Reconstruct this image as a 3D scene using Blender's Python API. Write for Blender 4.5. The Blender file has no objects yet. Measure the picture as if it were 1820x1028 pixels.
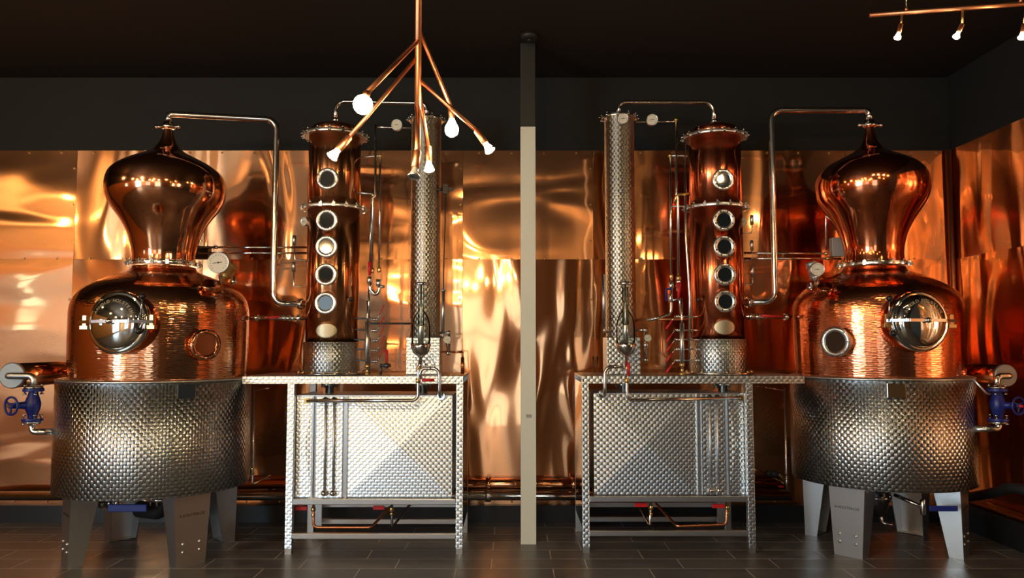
import bpy, bmesh, math, random
from mathutils import Vector, Matrix
random.seed(7)
PI = math.pi
SC = bpy.context.scene
COL = SC.collection

# ------------------------------------------------------------------ camera
CAM_H, FOCAL, PITCH = 1.4, 1400.0, 0.069
cd = bpy.data.cameras.new('camera'); cam = bpy.data.objects.new('camera', cd); COL.objects.link(cam)
cd.sensor_width = 36; cd.sensor_fit = 'HORIZONTAL'; cd.lens = 36*FOCAL/1820
cd.clip_start = 0.05; cd.clip_end = 60
cam.location = (0, 0, CAM_H); cam.rotation_euler = (PI/2+PITCH, 0, 0)
SC.camera = cam
SC.view_settings.view_transform = 'Standard'; SC.view_settings.look = 'None'
SC.view_settings.gamma = 1; SC.view_settings.use_curve_mapping = False
SC.view_settings.exposure = 0.0
# ------------------------------------------------------------------ world and lights
wd = bpy.data.worlds.new('world'); SC.world = wd; wd.use_nodes = True
wd.node_tree.nodes['Background'].inputs[0].default_value = (0.9, 0.75, 0.6, 1)
wd.node_tree.nodes['Background'].inputs[1].default_value = 0.02

def point(name, loc, power, col, r=0.05):
    l = bpy.data.lights.new(name, 'POINT'); l.energy = power; l.color = col; l.shadow_soft_size = r
    o = bpy.data.objects.new(name, l); o.location = loc; COL.objects.link(o)
    return o
WARM = (1.0, 0.62, 0.27)
DAY_L, DAY_B = 20.0, 3.2
# warm room lamps the copper reflects, plus others added to brighten the back wall
for i, (x, y, z, p) in enumerate([(-5.2, 3.6, 3.0, 22), (-3.4, 2.4, 2.9, 24), (-2.2, 0.2, 3.0, 26), (-4.6, -0.8, 3.0, 30), (-5.6, 1.2, 3.0, 20), (-3.2, -2.6, 3.0, 40),
                                  (-0.6, 1.2, 3.0, 12), (-1.0, -2.2, 3.0, 40), (-2.4, -3.7, 2.7, 60), (-5.4, -3.4, 2.7, 60), (-5.7, -0.6, 2.9, 40), (1.6, 0.6, 3.0, 6), (2.8, 2.6, 3.0, 6), (2.2, -2.2, 2.9, 9)]):
    point('room_and_fill_lamp', (x, y, z), p*1.35, WARM, 0.045)

def ray(u, v):
    c, s = math.cos(PITCH), math.sin(PITCH); x = (u-910)/FOCAL; y = (514-v)/FOCAL
    return Vector((x, c-y*s, s+y*c))
def at(u, v, Y):
    """measured point of the photograph at the real depth Y"""
    r = ray(u, v); k = Y/r.y
    return Vector((r.x*k, Y, CAM_H+r.z*k))

# ------------------------------------------------------------------ materials
def mat(name, base=(0.5, 0.5, 0.5), rough=0.5, metal=0.0, emit=None, es=0.0, spec=0.5, trans=0.0, aniso=0.0, coat=0.0):
    m = bpy.data.materials.new(name); m.use_nodes = True
    b = m.node_tree.nodes['Principled BSDF']; I = b.inputs
    I['Base Color'].default_value = (*base, 1); I['Roughness'].default_value = rough; I['Metallic'].default_value = metal
    I['Specular IOR Level'].default_value = spec
    if trans: I['Transmission Weight'].default_value = trans; I['IOR'].default_value = 1.45
    if emit: I['Emission Color'].default_value = (*emit, 1); I['Emission Strength'].default_value = es
    if aniso: I['Anisotropic'].default_value = aniso
    if coat: I['Coat Weight'].default_value = coat; I['Coat Roughness'].default_value = 0.05
    return m
class NT:
    def __init__(s, m): s.t = m.node_tree; s.b = s.t.nodes['Principled BSDF']
    def n(s, typ, **k):
        d = s.t.nodes.new(typ)
        for a, b in k.items(): setattr(d, a, b)
        return d
    def link(s, a, b): s.t.links.new(a, b)
    def _in(s, sock, v):
        if isinstance(v, bpy.types.NodeSocket): s.link(v, sock)
        else: sock.default_value = v
    def math(s, op, a, b=0.0, c=0.0):
        d = s.n('ShaderNodeMath', operation=op)
        s._in(d.inputs[0], a); s._in(d.inputs[1], b)
        if op in ('MULTIPLY_ADD',): s._in(d.inputs[2], c)
        return d.outputs[0]
    def vm(s, op, a, b=None, scale=None):
        d = s.n('ShaderNodeVectorMath', operation=op); s._in(d.inputs[0], a)
        if b is not None: s._in(d.inputs[1], b)
        if scale is not None: s._in(d.inputs['Scale'], scale)
        return d.outputs[0]
    def noise(s, vec, scale, detail=2.0, rough=0.5, dist=0.0):
        d = s.n('ShaderNodeTexNoise'); s._in(d.inputs['Vector'], vec); d.inputs['Scale'].default_value = scale
        d.inputs['Detail'].default_value = detail; d.inputs['Roughness'].default_value = rough; d.inputs['Distortion'].default_value = dist
        return d.outputs['Fac']
    def map(s, vec, loc=(0, 0, 0), scale=(1, 1, 1)):
        d = s.n('ShaderNodeMapping'); s.link(vec, d.inputs[0]); d.inputs['Location'].default_value = loc; d.inputs['Scale'].default_value = scale
        return d.outputs[0]
    def ramp(s, fac, stops):
        d = s.n('ShaderNodeValToRGB'); s.link(fac, d.inputs[0]); e = d.color_ramp.elements
        e[0].position = stops[0][0]; e[0].color = (*stops[0][1], 1); e[1].position = stops[-1][0]; e[1].color = (*stops[-1][1], 1)
        for p, c in stops[1:-1]:
            x = e.new(p); x.color = (*c, 1)
        return d.outputs[0]
    def bump(s, h, dist, strength=1.0, normal=None):
        d = s.n('ShaderNodeBump'); s.link(h, d.inputs['Height']); d.inputs['Distance'].default_value = dist; d.inputs['Strength'].default_value = strength
        if normal is not None: s.link(normal, d.inputs['Normal'])
        return d.outputs[0]
    def obj(s): return s.n('ShaderNodeTexCoord').outputs['Object']

def copper(name, base, rough, ham=0.0, wob=0.0, an_=0.0):
    m = mat(name, base, rough, 1.0); t = NT(m); o = t.obj(); nr = None
    c = t.noise(o, 6, 3); t.link(t.ramp(c, [(0.3, tuple(x*0.88 for x in base)), (0.7, base)]), t.b.inputs['Base Color'])
    if wob:
        nr = t.bump(t.noise(o, 5, 1), wob)
    if ham:  # planished in close horizontal rows
        sx = t.n('ShaderNodeSeparateXYZ'); t.link(o, sx.inputs[0])
        an = t.math('MULTIPLY', t.math('ARCTAN2', sx.outputs[1], sx.outputs[0]), 0.58)
        cx = t.n('ShaderNodeCombineXYZ'); t.link(an, cx.inputs[0]); t.link(sx.outputs[2], cx.inputs[1])
        v = t.n('ShaderNodeTexVoronoi'); t.link(t.map(cx.outputs[0], scale=(26, 85, 1)), v.inputs['Vector']); v.inputs['Scale'].default_value = 1
        v.inputs['Randomness'].default_value = 0.55
        nr = t.bump(v.outputs['Distance'], ham, 1.0, nr)
    if nr is not None: t.link(nr, t.b.inputs['Normal'])
    if an_:
        g = t.n('ShaderNodeNewGeometry'); c2 = t.n('ShaderNodeCombineXYZ'); c2.inputs[2].default_value = 1; t.link(c2.outputs[0], t.b.inputs['Tangent'])
        t.b.inputs['Anisotropic'].default_value = an_
    return m

def swirl(name, pitch=0.042, radius=None, base=(0.62, 0.69, 0.74), rough=0.2, dy=0.5, cov=0.6, tiltk=0.7, vk=1.5, vert=0.0):
    """circle-brushed (marbled) stainless sheet: overlapping rows of swirl spots"""
    m = mat(name, base, rough, 1.0); t = NT(m); o = t.obj()
    s = t.n('ShaderNodeSeparateXYZ'); t.link(o, s.inputs[0]); X, Y, Z = s.outputs
    u = t.math('MULTIPLY', t.math('ARCTAN2', Y, X), radius) if radius else t.math('ADD', X, Y)
    u = t.math('DIVIDE', u, pitch); v = t.math('DIVIDE', Z, pitch*dy)
    K = t.math('FLOOR', v); f = t.math('FRACT', v)
    def cand(k, dyv):
        off = t.math('MULTIPLY', t.math('PINGPONG', k, 1.0), 0.5)
        dx = t.math('SUBTRACT', t.math('FRACT', t.math('ADD', t.math('ADD', u, off), 500.5)), 0.5)
        return dx, dyv
    dx1, dy1 = cand(K, t.math('MULTIPLY', f, dy))
    dx2, dy2 = cand(t.math('ADD', K, 1.0), t.math('MULTIPLY', t.math('SUBTRACT', f, 1.0), dy))
    L = lambda a, b: t.math('SQRT', t.math('ADD', t.math('MULTIPLY', a, a), t.math('MULTIPLY', b, b)))
    d1 = L(dx1, dy1); d2 = L(dx2, dy2)
    pick = t.math('LESS_THAN', d1, cov)
    def mix(a, b): return t.math('ADD', t.math('MULTIPLY', a, pick), t.math('MULTIPLY', b, t.math('SUBTRACT', 1.0, pick)))
    dx, dyy, dd = mix(dx1, dx2), mix(dy1, dy2), mix(d1, d2)
    g = t.n('ShaderNodeNewGeometry'); N = g.outputs['Normal']
    Tv = (0, 0, 1); Tu = t.vm('NORMALIZE', t.vm('CROSS_PRODUCT', Tv, N))
    T = t.vm('ADD', t.vm('SCALE', Tu, scale=t.math('MULTIPLY', dyy, -1.0)), t.vm('SCALE', Tv, scale=dx))
    if vert:
        cz = t.n('ShaderNodeCombineXYZ'); cz.inputs[2].default_value = 1; t.link(cz.outputs[0], t.b.inputs['Tangent']); t.b.inputs['Anisotropic'].default_value = vert
    else: t.link(t.vm('NORMALIZE', T), t.b.inputs['Tangent']); t.b.inputs['Anisotropic'].default_value = 0.6
    # each spot is a very shallow dish: tilt the normal away from its centre
    tilt = t.vm('ADD', t.vm('SCALE', Tu, scale=dx), t.vm('SCALE', Tv, scale=t.math('MULTIPLY', dyy, vk)))
    t.link(t.vm('NORMALIZE', t.vm('ADD', N, t.vm('SCALE', tilt, scale=tiltk))), t.b.inputs['Normal'])
    return m

M = {}
M['copper'] = copper('polished_copper', (0.90, 0.40, 0.20), 0.10, wob=0.003)
M['copper_row'] = copper('planished_copper', (0.90, 0.40, 0.20), 0.14, ham=0.0011)
M['copper_red_shaded'] = copper('red_shaded_polished_copper', (0.86, 0.26, 0.11), 0.10, wob=0.003)  # redder copy: dark right-side reflections put into the colour; also the red standpipe
M['copper_row_shaded'] = copper('shaded_planished_copper', (0.84, 0.27, 0.12), 0.16, ham=0.0011)  # right kettle: its darker surroundings are put into the base colour
M['shell'] = copper('rolled_copper', (0.92, 0.40, 0.18), 0.16, wob=0.0015, an_=0.95)
M['shell_shaded'] = copper('shaded_rolled_copper', (0.86, 0.23, 0.10), 0.16, wob=0.0015, an_=0.95)  # right column: same copper, reddened in colour for its darker reflections
M['copper_pipe'] = copper('copper_pipe', (0.80, 0.33, 0.16), 0.32)
M['copper_lamp'] = copper('copper_lamp_tube', (0.85, 0.36, 0.18), 0.38)
M['steel'] = mat('polished_stainless', (0.78, 0.76, 0.72), 0.14, 1.0)
M['steel_b'] = mat('brushed_stainless', (0.66, 0.67, 0.68), 0.32, 1.0, aniso=0.4)
M['steel_leg'] = mat('matt_stainless_plate', (0.62, 0.64, 0.65), 0.36, 1.0)
M['steel_bright'] = mat('satin_stainless_ring', (0.9, 0.9, 0.88), 0.3, 1.0)
M['mirror_steel'] = mat('mirror_stainless', (0.72, 0.70, 0.64), 0.05, 1.0)
M['swirl_tank'] = swirl('circle_brushed_jacket', 0.044, 0.61, rough=0.23, tiltk=0.55, vk=2.0, vert=1.0)
M['swirl_flat'] = swirl('circle_brushed_sheet', 0.040, None, rough=0.28, tiltk=0.42, vk=1.3)
M['swirl_cond'] = swirl('circle_brushed_condenser', 0.042, 0.11, base=(0.88, 0.84, 0.74), rough=0.40, tiltk=0.5, vk=1.8, vert=1.0)
M['swirl_base'] = swirl('circle_brushed_base', 0.04, 0.2, rough=0.32, tiltk=0.45, vk=2.0, vert=1.0)
M['satin'] = mat('satin_tube', (0.75, 0.77, 0.80), 0.5, 1.0)
M['plate'] = mat('engraved_plate', (0.55, 0.48, 0.33), 0.45, 0.9)
M['brass'] = mat('brass', (0.80, 0.55, 0.22), 0.28, 1.0)
M['blue'] = mat('blue_valve_paint', (0.010, 0.020, 0.19), 0.35)
M['blue_grip'] = mat('blue_lever_grip', (0.012, 0.03, 0.25), 0.45)
M['red'] = mat('red_lever_grip', (0.62, 0.015, 0.02), 0.4)
M['black'] = mat('black_plastic', (0.012, 0.012, 0.012), 0.3)
M['dark_steel'] = mat('dark_steel', (0.10, 0.10, 0.11), 0.35, 0.8)
M['rubber'] = mat('black_rubber', (0.012, 0.013, 0.014), 0.6)
M['dial'] = mat('cream_dial', (0.78, 0.74, 0.60), 0.4)
M['ink'] = mat('black_ink', (0.02, 0.02, 0.02), 0.6)
def m_glass():
    m = mat('clear_thin_glass', (1, 1, 1), 0.0); t = NT(m); tr = t.n('ShaderNodeBsdfTransparent'); gl = t.n('ShaderNodeBsdfGlossy'); gl.inputs['Roughness'].default_value = 0.02
    tr.inputs[0].default_value = (0.93, 0.95, 0.94, 1); lw = t.n('ShaderNodeLayerWeight'); lw.inputs[0].default_value = 0.12
    mx = t.n('ShaderNodeMixShader'); t.link(lw.outputs['Fresnel'], mx.inputs[0]); t.link(tr.outputs[0], mx.inputs[1]); t.link(gl.outputs[0], mx.inputs[2]); t.link(mx.outputs[0], t.t.nodes['Material Output'].inputs['Surface'])
    return m
M['glass'] = m_glass()
M['pane'] = mat('dark_sight_glass', (0.012, 0.016, 0.018), 0.04, 0.0, spec=0.9, coat=1.0)
M['pane_copper'] = mat('copper_backed_glass', (0.20, 0.045, 0.015), 0.3, 0.2, coat=1.0)
M['cream'] = mat('cream_paint', (0.74, 0.74, 0.62), 0.45)
M['post_dark'] = mat('dark_post_paint', (0.020, 0.019, 0.015), 0.5)
M['engrave'] = mat('etched_lettering', (0.40, 0.36, 0.26), 0.55, 0.6)
M['grey_cap'] = mat('satin_end_plate', (0.34, 0.34, 0.32), 0.5, 0.8)
M['grey_case'] = mat('grey_plastic', (0.36, 0.36, 0.34), 0.45)
M['bulb'] = mat('lit_bulb', (1, 0.9, 0.7), 0.3, emit=(1.0, 0.72, 0.38), es=60)
M['bulb_spot'] = mat('lit_reflector_bulb', (1, 0.9, 0.7), 0.3, emit=(1.0, 0.80, 0.50), es=26)
M['bulb_off'] = mat('unlit_reflector_bulb', (0.7, 0.72, 0.72), 0.12, 0.7)
M['skirting'] = mat('black_skirting', (0.012, 0.012, 0.013), 0.35)

def m_wall():
    m = mat('charcoal_wall_paint', (0.013, 0.014, 0.013), 0.75); t = NT(m); o = t.obj()
    t.link(t.ramp(t.noise(o, 1.3, 4), [(0.3, (0.004, 0.0046, 0.0045)), (0.7, (0.0065, 0.007, 0.0067))]), t.b.inputs['Base Color'])
    t.link(t.bump(t.noise(o, 90, 3), 0.0008), t.b.inputs['Normal']); return m
M['wall'] = m_wall()
M['ceiling'] = mat('black_ceiling_paint', (0.009, 0.007, 0.006), 0.7)
M['tan'] = mat('tan_plaster', (0.40, 0.19, 0.055), 0.8)
M['panel_dark'] = mat('added_panel_brown', (0.16, 0.085, 0.03), 0.6)  # only for the added back panel that darkens reflections
def m_floor():
    m = mat('slate_tile', (0.02, 0.02, 0.02), 0.3); t = NT(m); o = t.obj()
    b = t.n('ShaderNodeTexBrick'); t.link(t.map(o, loc=(0.13, 0.045, 0)), b.inputs['Vector'])
    for k, v in (('Scale', 1.0), ('Mortar Size', 0.003), ('Mortar Smooth', 0.2), ('Brick Width', 0.6), ('Row Height', 0.22), ('Bias', 0.0)): b.inputs[k].default_value = v
    b.offset = 0.36; b.offset_frequency = 2
    b.inputs['Color1'].default_value = (0.080, 0.083, 0.092, 1); b.inputs['Color2'].default_value = (0.105, 0.107, 0.114, 1); b.inputs['Mortar'].default_value = (0.5, 0.48, 0.45, 1)
    st = t.noise(t.map(o, scale=(1, 2.5, 1)), 3.0, 6, 0.62)
    mx = t.n('ShaderNodeMixRGB', blend_type='MULTIPLY'); mx.inputs[0].default_value = 0.7; t.link(b.outputs['Color'], mx.inputs[1])
    t.link(t.ramp(st, [(0.3, (0.6, 0.6, 0.6)), (0.7, (1.5, 1.45, 1.4))]), mx.inputs[2]); t.link(mx.outputs[0], t.b.inputs['Base Color'])
    t.link(t.ramp(st, [(0.3, (0.30,)*3), (0.7, (0.46,)*3)]), t.b.inputs['Roughness'])
    h = t.math('SUBTRACT', t.math('MULTIPLY', t.noise(o, 14, 5), 0.35), b.outputs['Fac'])
    t.link(t.bump(h, 0.0025), t.b.inputs['Normal']); return m
M['floor'] = m_floor()
def m_sheet(name, grain, seed, base=(0.93, 0.47, 0.20), amp=0.013, rough=0.25):
    """thin polished copper sheet: brushed along one direction, gently buckled"""
    m = mat(name, base, rough, 1.0); t = NT(m); o = t.obj()
    g = t.n('ShaderNodeNewGeometry')
    if grain == 'x': tan = t.vm('NORMALIZE', t.vm('CROSS_PRODUCT', (0, 0, 1), g.outputs['Normal']))
    else: c = t.n('ShaderNodeCombineXYZ'); c.inputs[2].default_value = 1; tan = c.outputs[0]
    t.link(tan, t.b.inputs['Tangent']); t.b.inputs['Anisotropic'].default_value = 1.0
    st = t.noise(t.map(o, loc=(seed, seed*2, 0), scale=(2.0, 2.0, 0.5) if grain == 'z' else (0.6, 0.6, 1.5)), 1.6, 3)
    col = t.ramp(st, [(0.3, tuple(x*0.86 for x in base)), (0.7, base)])
    w = t.noise(t.map(o, loc=(seed*3.1, 0, seed), scale=(1.9, 1.9, 0.6) if grain == 'z' else (0.6, 0.6, 1.7)), 1.3, 1.0, 0.4, 0.8)
    bm_ = t.bump(w, amp*2.4)
    # polish over the brushed grain: a clear reflection and a streaked one
    p2 = t.n('ShaderNodeBsdfPrincipled'); p2.inputs['Metallic'].default_value = 1; p2.inputs['Roughness'].default_value = 0.07
    for p in (t.b, p2): t.link(col, p.inputs['Base Color']); t.link(bm_, p.inputs['Normal'])
    mx = t.n('ShaderNodeMixShader'); mx.inputs[0].default_value = 0.5; t.link(t.b.outputs[0], mx.inputs[1]); t.link(p2.outputs[0], mx.inputs[2])
    t.link(mx.outputs[0], t.t.nodes['Material Output'].inputs['Surface'])
    return m

# ------------------------------------------------------------------ mesh helpers (world coordinates)
def box(bm, a, b, rot=None, piv=None):
    a, b = Vector(a), Vector(b); vs = []
    for x in (a.x, b.x):
        for y in (a.y, b.y):
            for z in (a.z, b.z): vs.append(Vector((x, y, z)))
    if rot is not None:
        p = Vector(piv) if piv is not None else (a+b)/2
        vs = [p + rot @ (q-p) for q in vs]
    v = [bm.verts.new(q) for q in vs]
    for f in ((0, 1, 3, 2), (4, 6, 7, 5), (0, 4, 5, 1), (2, 3, 7, 6), (0, 2, 6, 4), (1, 5, 7, 3)): bm.faces.new([v[i] for i in f])
    return bm
def basis(d):
    d = Vector(d).normalized(); a = Vector((0, 0, 1)) if abs(d.z) < 0.9 else Vector((1, 0, 0))
    x = a.cross(d).normalized(); return x, d.cross(x).normalized(), d
def loft(bm, rings, caps=True, closed=False):
    R = [[bm.verts.new(p) for p in r] for r in rings]; n = len(R[0])
    for i in range(len(R) - (0 if closed else 1)):
        A, B = R[i], R[(i+1) % len(R)]
        for k in range(n):
            f = bm.faces.new((A[k], A[(k+1) % n], B[(k+1) % n], B[k])); f.smooth = True
    if caps and not closed:
        bm.faces.new(R[0][::-1]); bm.faces.new(R[-1])
    return bm
def lathe(bm, c, prof, axis=(0, 0, 1), n=32, caps=True):
    """prof: list of (radius, distance along the axis) from c"""
    x, y, d = basis(axis); c = Vector(c); rings = []
    for r, h in prof:
        r = max(r, 1e-4)
        rings.append([c + d*h + (x*math.cos(2*PI*k/n) + y*math.sin(2*PI*k/n))*r for k in range(n)])
    return loft(bm, rings, caps)
def cyl(bm, p, q, r, r2=None, n=16):
    p, q = Vector(p), Vector(q); return lathe(bm, p, [(r, 0), (r if r2 is None else r2, (q-p).length)], q-p, n)
def smooth(pts, it=3):
    for _ in range(it):
        o = [pts[0]]
        for a, b in zip(pts, pts[1:]): o += [tuple(p*0.75+q*0.25 for p, q in zip(a, b)), tuple(p*0.25+q*0.75 for p, q in zip(a, b))]
        o.append(pts[-1]); pts = o
    return pts
def fillet(P, R, seg=7):
    P = [Vector(p) for p in P]; out = [P[0]]
    for a, b, c in zip(P, P[1:], P[2:]):
        u, v = (a-b), (c-b); lu, lv = u.length, v.length; u.normalize(); v.normalize()
        ang = u.angle(v, PI)
        if ang > PI-0.05: out.append(b); continue
        t = min(R/math.tan(ang/2), lu*0.49, lv*0.49); r = t*math.tan(ang/2)
        cen = b + (u+v).normalized()*(r/math.sin(ang/2)); s, e = b+u*t-cen, b+v*t-cen
        w = s.angle(e)
        for i in range(seg+1):
            k = i/seg; q = (s*math.sin((1-k)*w)+e*math.sin(k*w))/math.sin(w); out.append(cen+q)
    out.append(P[-1]); return out
def tube(bm, P, r, R=0.05, n=12, rr=None):
    P = fillet(P, R) if R else [Vector(p) for p in P]
    Q = [P[0]]
    for p in P[1:]:
        if (p-Q[-1]).length > 1e-5: Q.append(p)
    P = Q; t = [(b-a).normalized() for a, b in zip(P, P[1:])]; T = [t[0]]+[(a+b).normalized() for a, b in zip(t, t[1:])]+[t[-1]]
    x, y, _ = basis(T[0]); rings = []
    for i, p in enumerate(P):
        x = (x - T[i]*x.dot(T[i])).normalized(); y = T[i].cross(x)
        q = rr[i] if rr and len(rr) == len(P) else r
        rings.append([p+(x*math.cos(2*PI*k/n)+y*math.sin(2*PI*k/n))*q for k in range(n)])
    return loft(bm, rings)
def torus(bm, c, R, r, axis=(0, 0, 1), n=36, m=10):
    x, y, d = basis(axis); c = Vector(c); rings = []
    for k in range(n):
        a = 2*PI*k/n; e = x*math.cos(a)+y*math.sin(a)
        rings.append([c+e*(R+r*math.cos(2*PI*j/m))+d*(r*math.sin(2*PI*j/m)) for j in range(m)])
    return loft(bm, rings, closed=True)
def ball(bm, c, r, n=16, sc=(1, 1, 1)):
    c = Vector(c); pr = []
    rings = [[c+Vector((r*sc[0]*math.sin(a)*math.cos(2*PI*k/n), r*sc[1]*math.sin(a)*math.sin(2*PI*k/n), -r*sc[2]*math.cos(a))) for k in range(n)] for a in [0.02]+[PI*i/10 for i in range(1, 10)]+[PI-0.02]]
    return loft(bm, rings)
def B(): return bmesh.new()
def root(o):
    while o.parent: o = o.parent
    return o
def obj(name, bm, m, parent=None, origin=None, bevel=0.0, autosmooth=True):
    me = bpy.data.meshes.new(name); org = root(parent).location if parent else Vector(origin or (0, 0, 0))
    bmesh.ops.translate(bm, verts=bm.verts, vec=-org)
    bmesh.ops.recalc_face_normals(bm, faces=bm.faces)
    bm.to_mesh(me); bm.free(); me.materials.append(m)
    o = bpy.data.objects.new(name, me); COL.objects.link(o)
    if parent: o.parent = parent
    else: o.location = org
    if bevel:
        b = o.modifiers.new('bevel', 'BEVEL'); b.width = bevel; b.segments = 2; b.limit_method = 'ANGLE'
    return o
def tag(o, label, cat, group=None):
    o['label'] = label; o['category'] = cat
    if group: o['group'] = group
    return o
def thing(name, label, cat, loc, group=None):
    o = bpy.data.objects.new(name, None); COL.objects.link(o); o.location = loc; o.empty_display_size = 0.05
    return tag(o, label, cat, group)
def struct(name, bm, m, origin=None):
    o = obj(name, bm, m, None, origin); o['kind'] = 'structure'; return o
def text_bm(bm, s, size, M4, ext=0.001):
    """lettering as real mesh; M4 places the text plane (x right, y up, z out)"""
    cu = bpy.data.curves.new('lettering', 'FONT'); cu.body = s; cu.size = size; cu.align_x = 'CENTER'; cu.align_y = 'CENTER'; cu.extrude = ext
    to = bpy.data.objects.new('lettering', cu); COL.objects.link(to)
    dg = bpy.context.evaluated_depsgraph_get(); dg.update(); me = to.evaluated_get(dg).to_mesh()
    tmp = bmesh.new(); tmp.from_mesh(me); tmp.transform(M4); me2 = bpy.data.meshes.new('t'); tmp.to_mesh(me2); tmp.free()
    bm.from_mesh(me2); bpy.data.meshes.remove(me2); to.evaluated_get(dg).to_mesh_clear(); bpy.data.objects.remove(to); bpy.data.curves.remove(cu)
def frame(c, nrm, up=(0, 0, 1), roll=0.0):
    z = Vector(nrm).normalized(); x = Vector(up).cross(z).normalized(); y = z.cross(x)
    R = Matrix((x, y, z)).transposed().to_4x4()
    return Matrix.Translation(Vector(c)) @ R @ Matrix.Rotation(roll, 4, 'Z')

# ------------------------------------------------------------------ room
WY = 6.35                      # rear wall
XR = 3.58; XL = -6.6; YB = -4.6; ZC = at(910, 138, WY).z
CT = at(910, 268, WY).z        # top of the copper cladding
CB = 0.11
struct('floor', box(B(), (XL-0.2, YB-0.2, -0.1), (XR+0.3, WY+0.3, 0)), M['floor'])
struct('ceiling', box(B(), (XL-0.2, YB-0.2, ZC), (XR+0.3, WY+0.3, ZC+0.1)), M['ceiling'])
struct('wall_rear', box(B(), (XL-0.2, WY, 0), (XR+0.2, WY+0.2, ZC)), M['wall'])
struct('wall_right', box(B(), (XR, YB, 0), (XR+0.2, WY, ZC)), M['wall'])
bk = box(B(), (XL, YB-0.2, 0), (-1.75, YB, ZC)); box(bk, (-1.75, YB-0.2, 2.5), (-0.1, YB, ZC)); box(bk, (-0.1, YB-0.2, 0), (XR, YB, ZC))
struct('wall_back', bk, M['tan'])
struct('added_dark_panel_back', box(B(), (-0.06, YB+0.001, 0), (XR-0.001, YB+0.02, ZC-0.001)), M['panel_dark'])  # unseen dark panel, added to darken what the right-hand copper reflects
struct('wall_left', box(B(), (XL-0.2, YB, 0), (XL, WY, ZC)), M['tan'])
struct('added_dark_trim_left', box(B(), (XL+0.001, YB+0.03, 2.62), (XL+0.012, WY-0.02, ZC-0.001)), M['wall'])  # unseen dark band, added to keep the copper's upper reflections dark
struct('added_dark_trim_back', box(B(), (XL+0.02, YB+0.001, 2.62), (-0.07, YB+0.012, ZC-0.001)), M['wall'])  # the same added band across the back wall, darkening upper reflections
struct('baseboard_rear', box(B(), (XL, WY-0.07, 0), (XR-0.01, WY-0.002, CB+0.02)), M['skirting'])
# low kerb along the right wall
struct('baseboard_right', box(B(), (XR-0.16, 1.5, 0), (XR-0.002, WY-0.08, 0.19)), M['skirting'])
# windows of the bar behind the camera
def lit_window(n, a, b, axis, nx, strength, col=(0.64, 0.86, 1.0), bars=2):
    a, b = Vector(a), Vector(b)
    o = struct('window_%d' % n, box(B(), a, b), mat('daylit_pane_%d' % n, (0.1, 0.1, 0.1), 0.2, emit=col, es=strength))
    fr = B(); t = 0.035
    d = Vector((0, nx*0.05, 0)) if axis == 'x' else Vector((nx*0.05, 0, 0))
    k = 0 if axis == 'x' else 1
    for i in range(bars+1):
        c = a[k]+(b[k]-a[k])*i/bars; lo, hi = a.copy(), b.copy(); lo[k] = c-t; hi[k] = c+t
        box(fr, [min(p, q) for p, q in zip(lo, lo+d)], [max(p, q) for p, q in zip(hi, hi+d)])
    for z in (a.z, b.z, a.z*0.35+b.z*0.65):
        lo, hi = a.copy(), b.copy(); lo.z = z-t; hi.z = z+t
        box(fr, [min(p, q) for p, q in zip(lo, lo+d)], [max(p, q) for p, q in zip(hi, hi+d)])
    f = obj('window_frame', fr, M['post_dark'], o); return o
lit_window(1, (-1.75, YB-0.12, 0.02), (-0.1, YB-0.1, 2.5), 'x', 1, DAY_B, (0.68, 0.86, 1.0), bars=2)
lit_window(2, (-4.9, YB-0.02, 0.5), (-3.2, YB+0.01, 2.4), 'x', 1, DAY_B*0.7, bars=2)
lit_window(3, (XL-0.01, -4.2, 0.3), (XL+0.02, -1.2, 2.6), 'y', 1, DAY_L, bars=3)
lit_window(4, (XL-0.01, 1.7, 1.6), (XL+0.02, 2.4, 2.3), 'y', 1, 4.0, bars=1)

# copper cladding: thin sheets, two rows, each its own sheet
zs = at(500, 461, WY-0.01).z
seams = [XL+0.05, -5.65, -4.6, -3.55, -2.5, -1.45, -0.40, 0.66, 1.7, 2.72, XR-0.004]
grain = ['x', 'x', 'x', 'z', 'z', 'x', 'x', 'z', 'z', 'z']
rb = lathe(B(), (0, 0, 0), [(0.009, 0), (0.009, 0.004), (0.005, 0.008)], (0, -1, 0), 8); RIV = bpy.data.meshes.new('rivet'); rb.to_mesh(RIV); rb.free(); RIV.materials.append(M['brass'])
where = ['beyond the picture edge', 'beyond the picture edge', 'at the left edge of the picture', 'behind the left pot still, left part',
         'between the left pot still and its column', 'behind the left column and condenser', 'just left of and behind the cream post', 'right of the cream post', 'behind the right column', 'behind the right pot still']
for i, (x0, x1) in enumerate(zip(seams, seams[1:])):
    if x1 < -4.7: continue
    for row in (0, 1):
        z0, z1 = (zs, CT) if row else (CB+0.02, zs-0.001)
        y1 = WY-0.001; y0 = WY-(0.005 if row else 0.007)
        t = thing('copper_sheet', '%s polished copper wall sheet %s' % ('upper' if row else 'lower', where[i]), 'wall panel', ((x0+x1)/2, WY, z0), 'copper sheets on the rear wall')
        obj('sheet', box(B(), (x0+0.001, y0, z0), (x1-0.001, y1, z1)), m_sheet('copper_sheet_%d_%d' % (i, row), grain[i] if row or i != 6 else 'z', i*1.7+row*5.3, (0.90, 0.435, 0.205)), t)
        rv = B(); n = 4
        pts = [Vector((x0+(x1-x0)*(k+0.5)/n, y0, z1-0.02 if row else z0+0.02)) for k in range(n)]
        pts += [Vector((x0+(x1-x0)*(k+0.5)/n, y0, z0+0.005)) for k in range(n)] if row else []
        pts += [Vector((x1-0.02, y0, z0+(z1-z0)*(k+0.5)/3)) for k in range(3)]
        rv.free()
        for p in pts:
            r = bpy.data.objects.new('rivet', RIV); COL.objects.link(r); r.parent = t; r.location = p-t.location
ys = [WY-0.01, 5.3, 4.2, 3.1]
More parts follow.
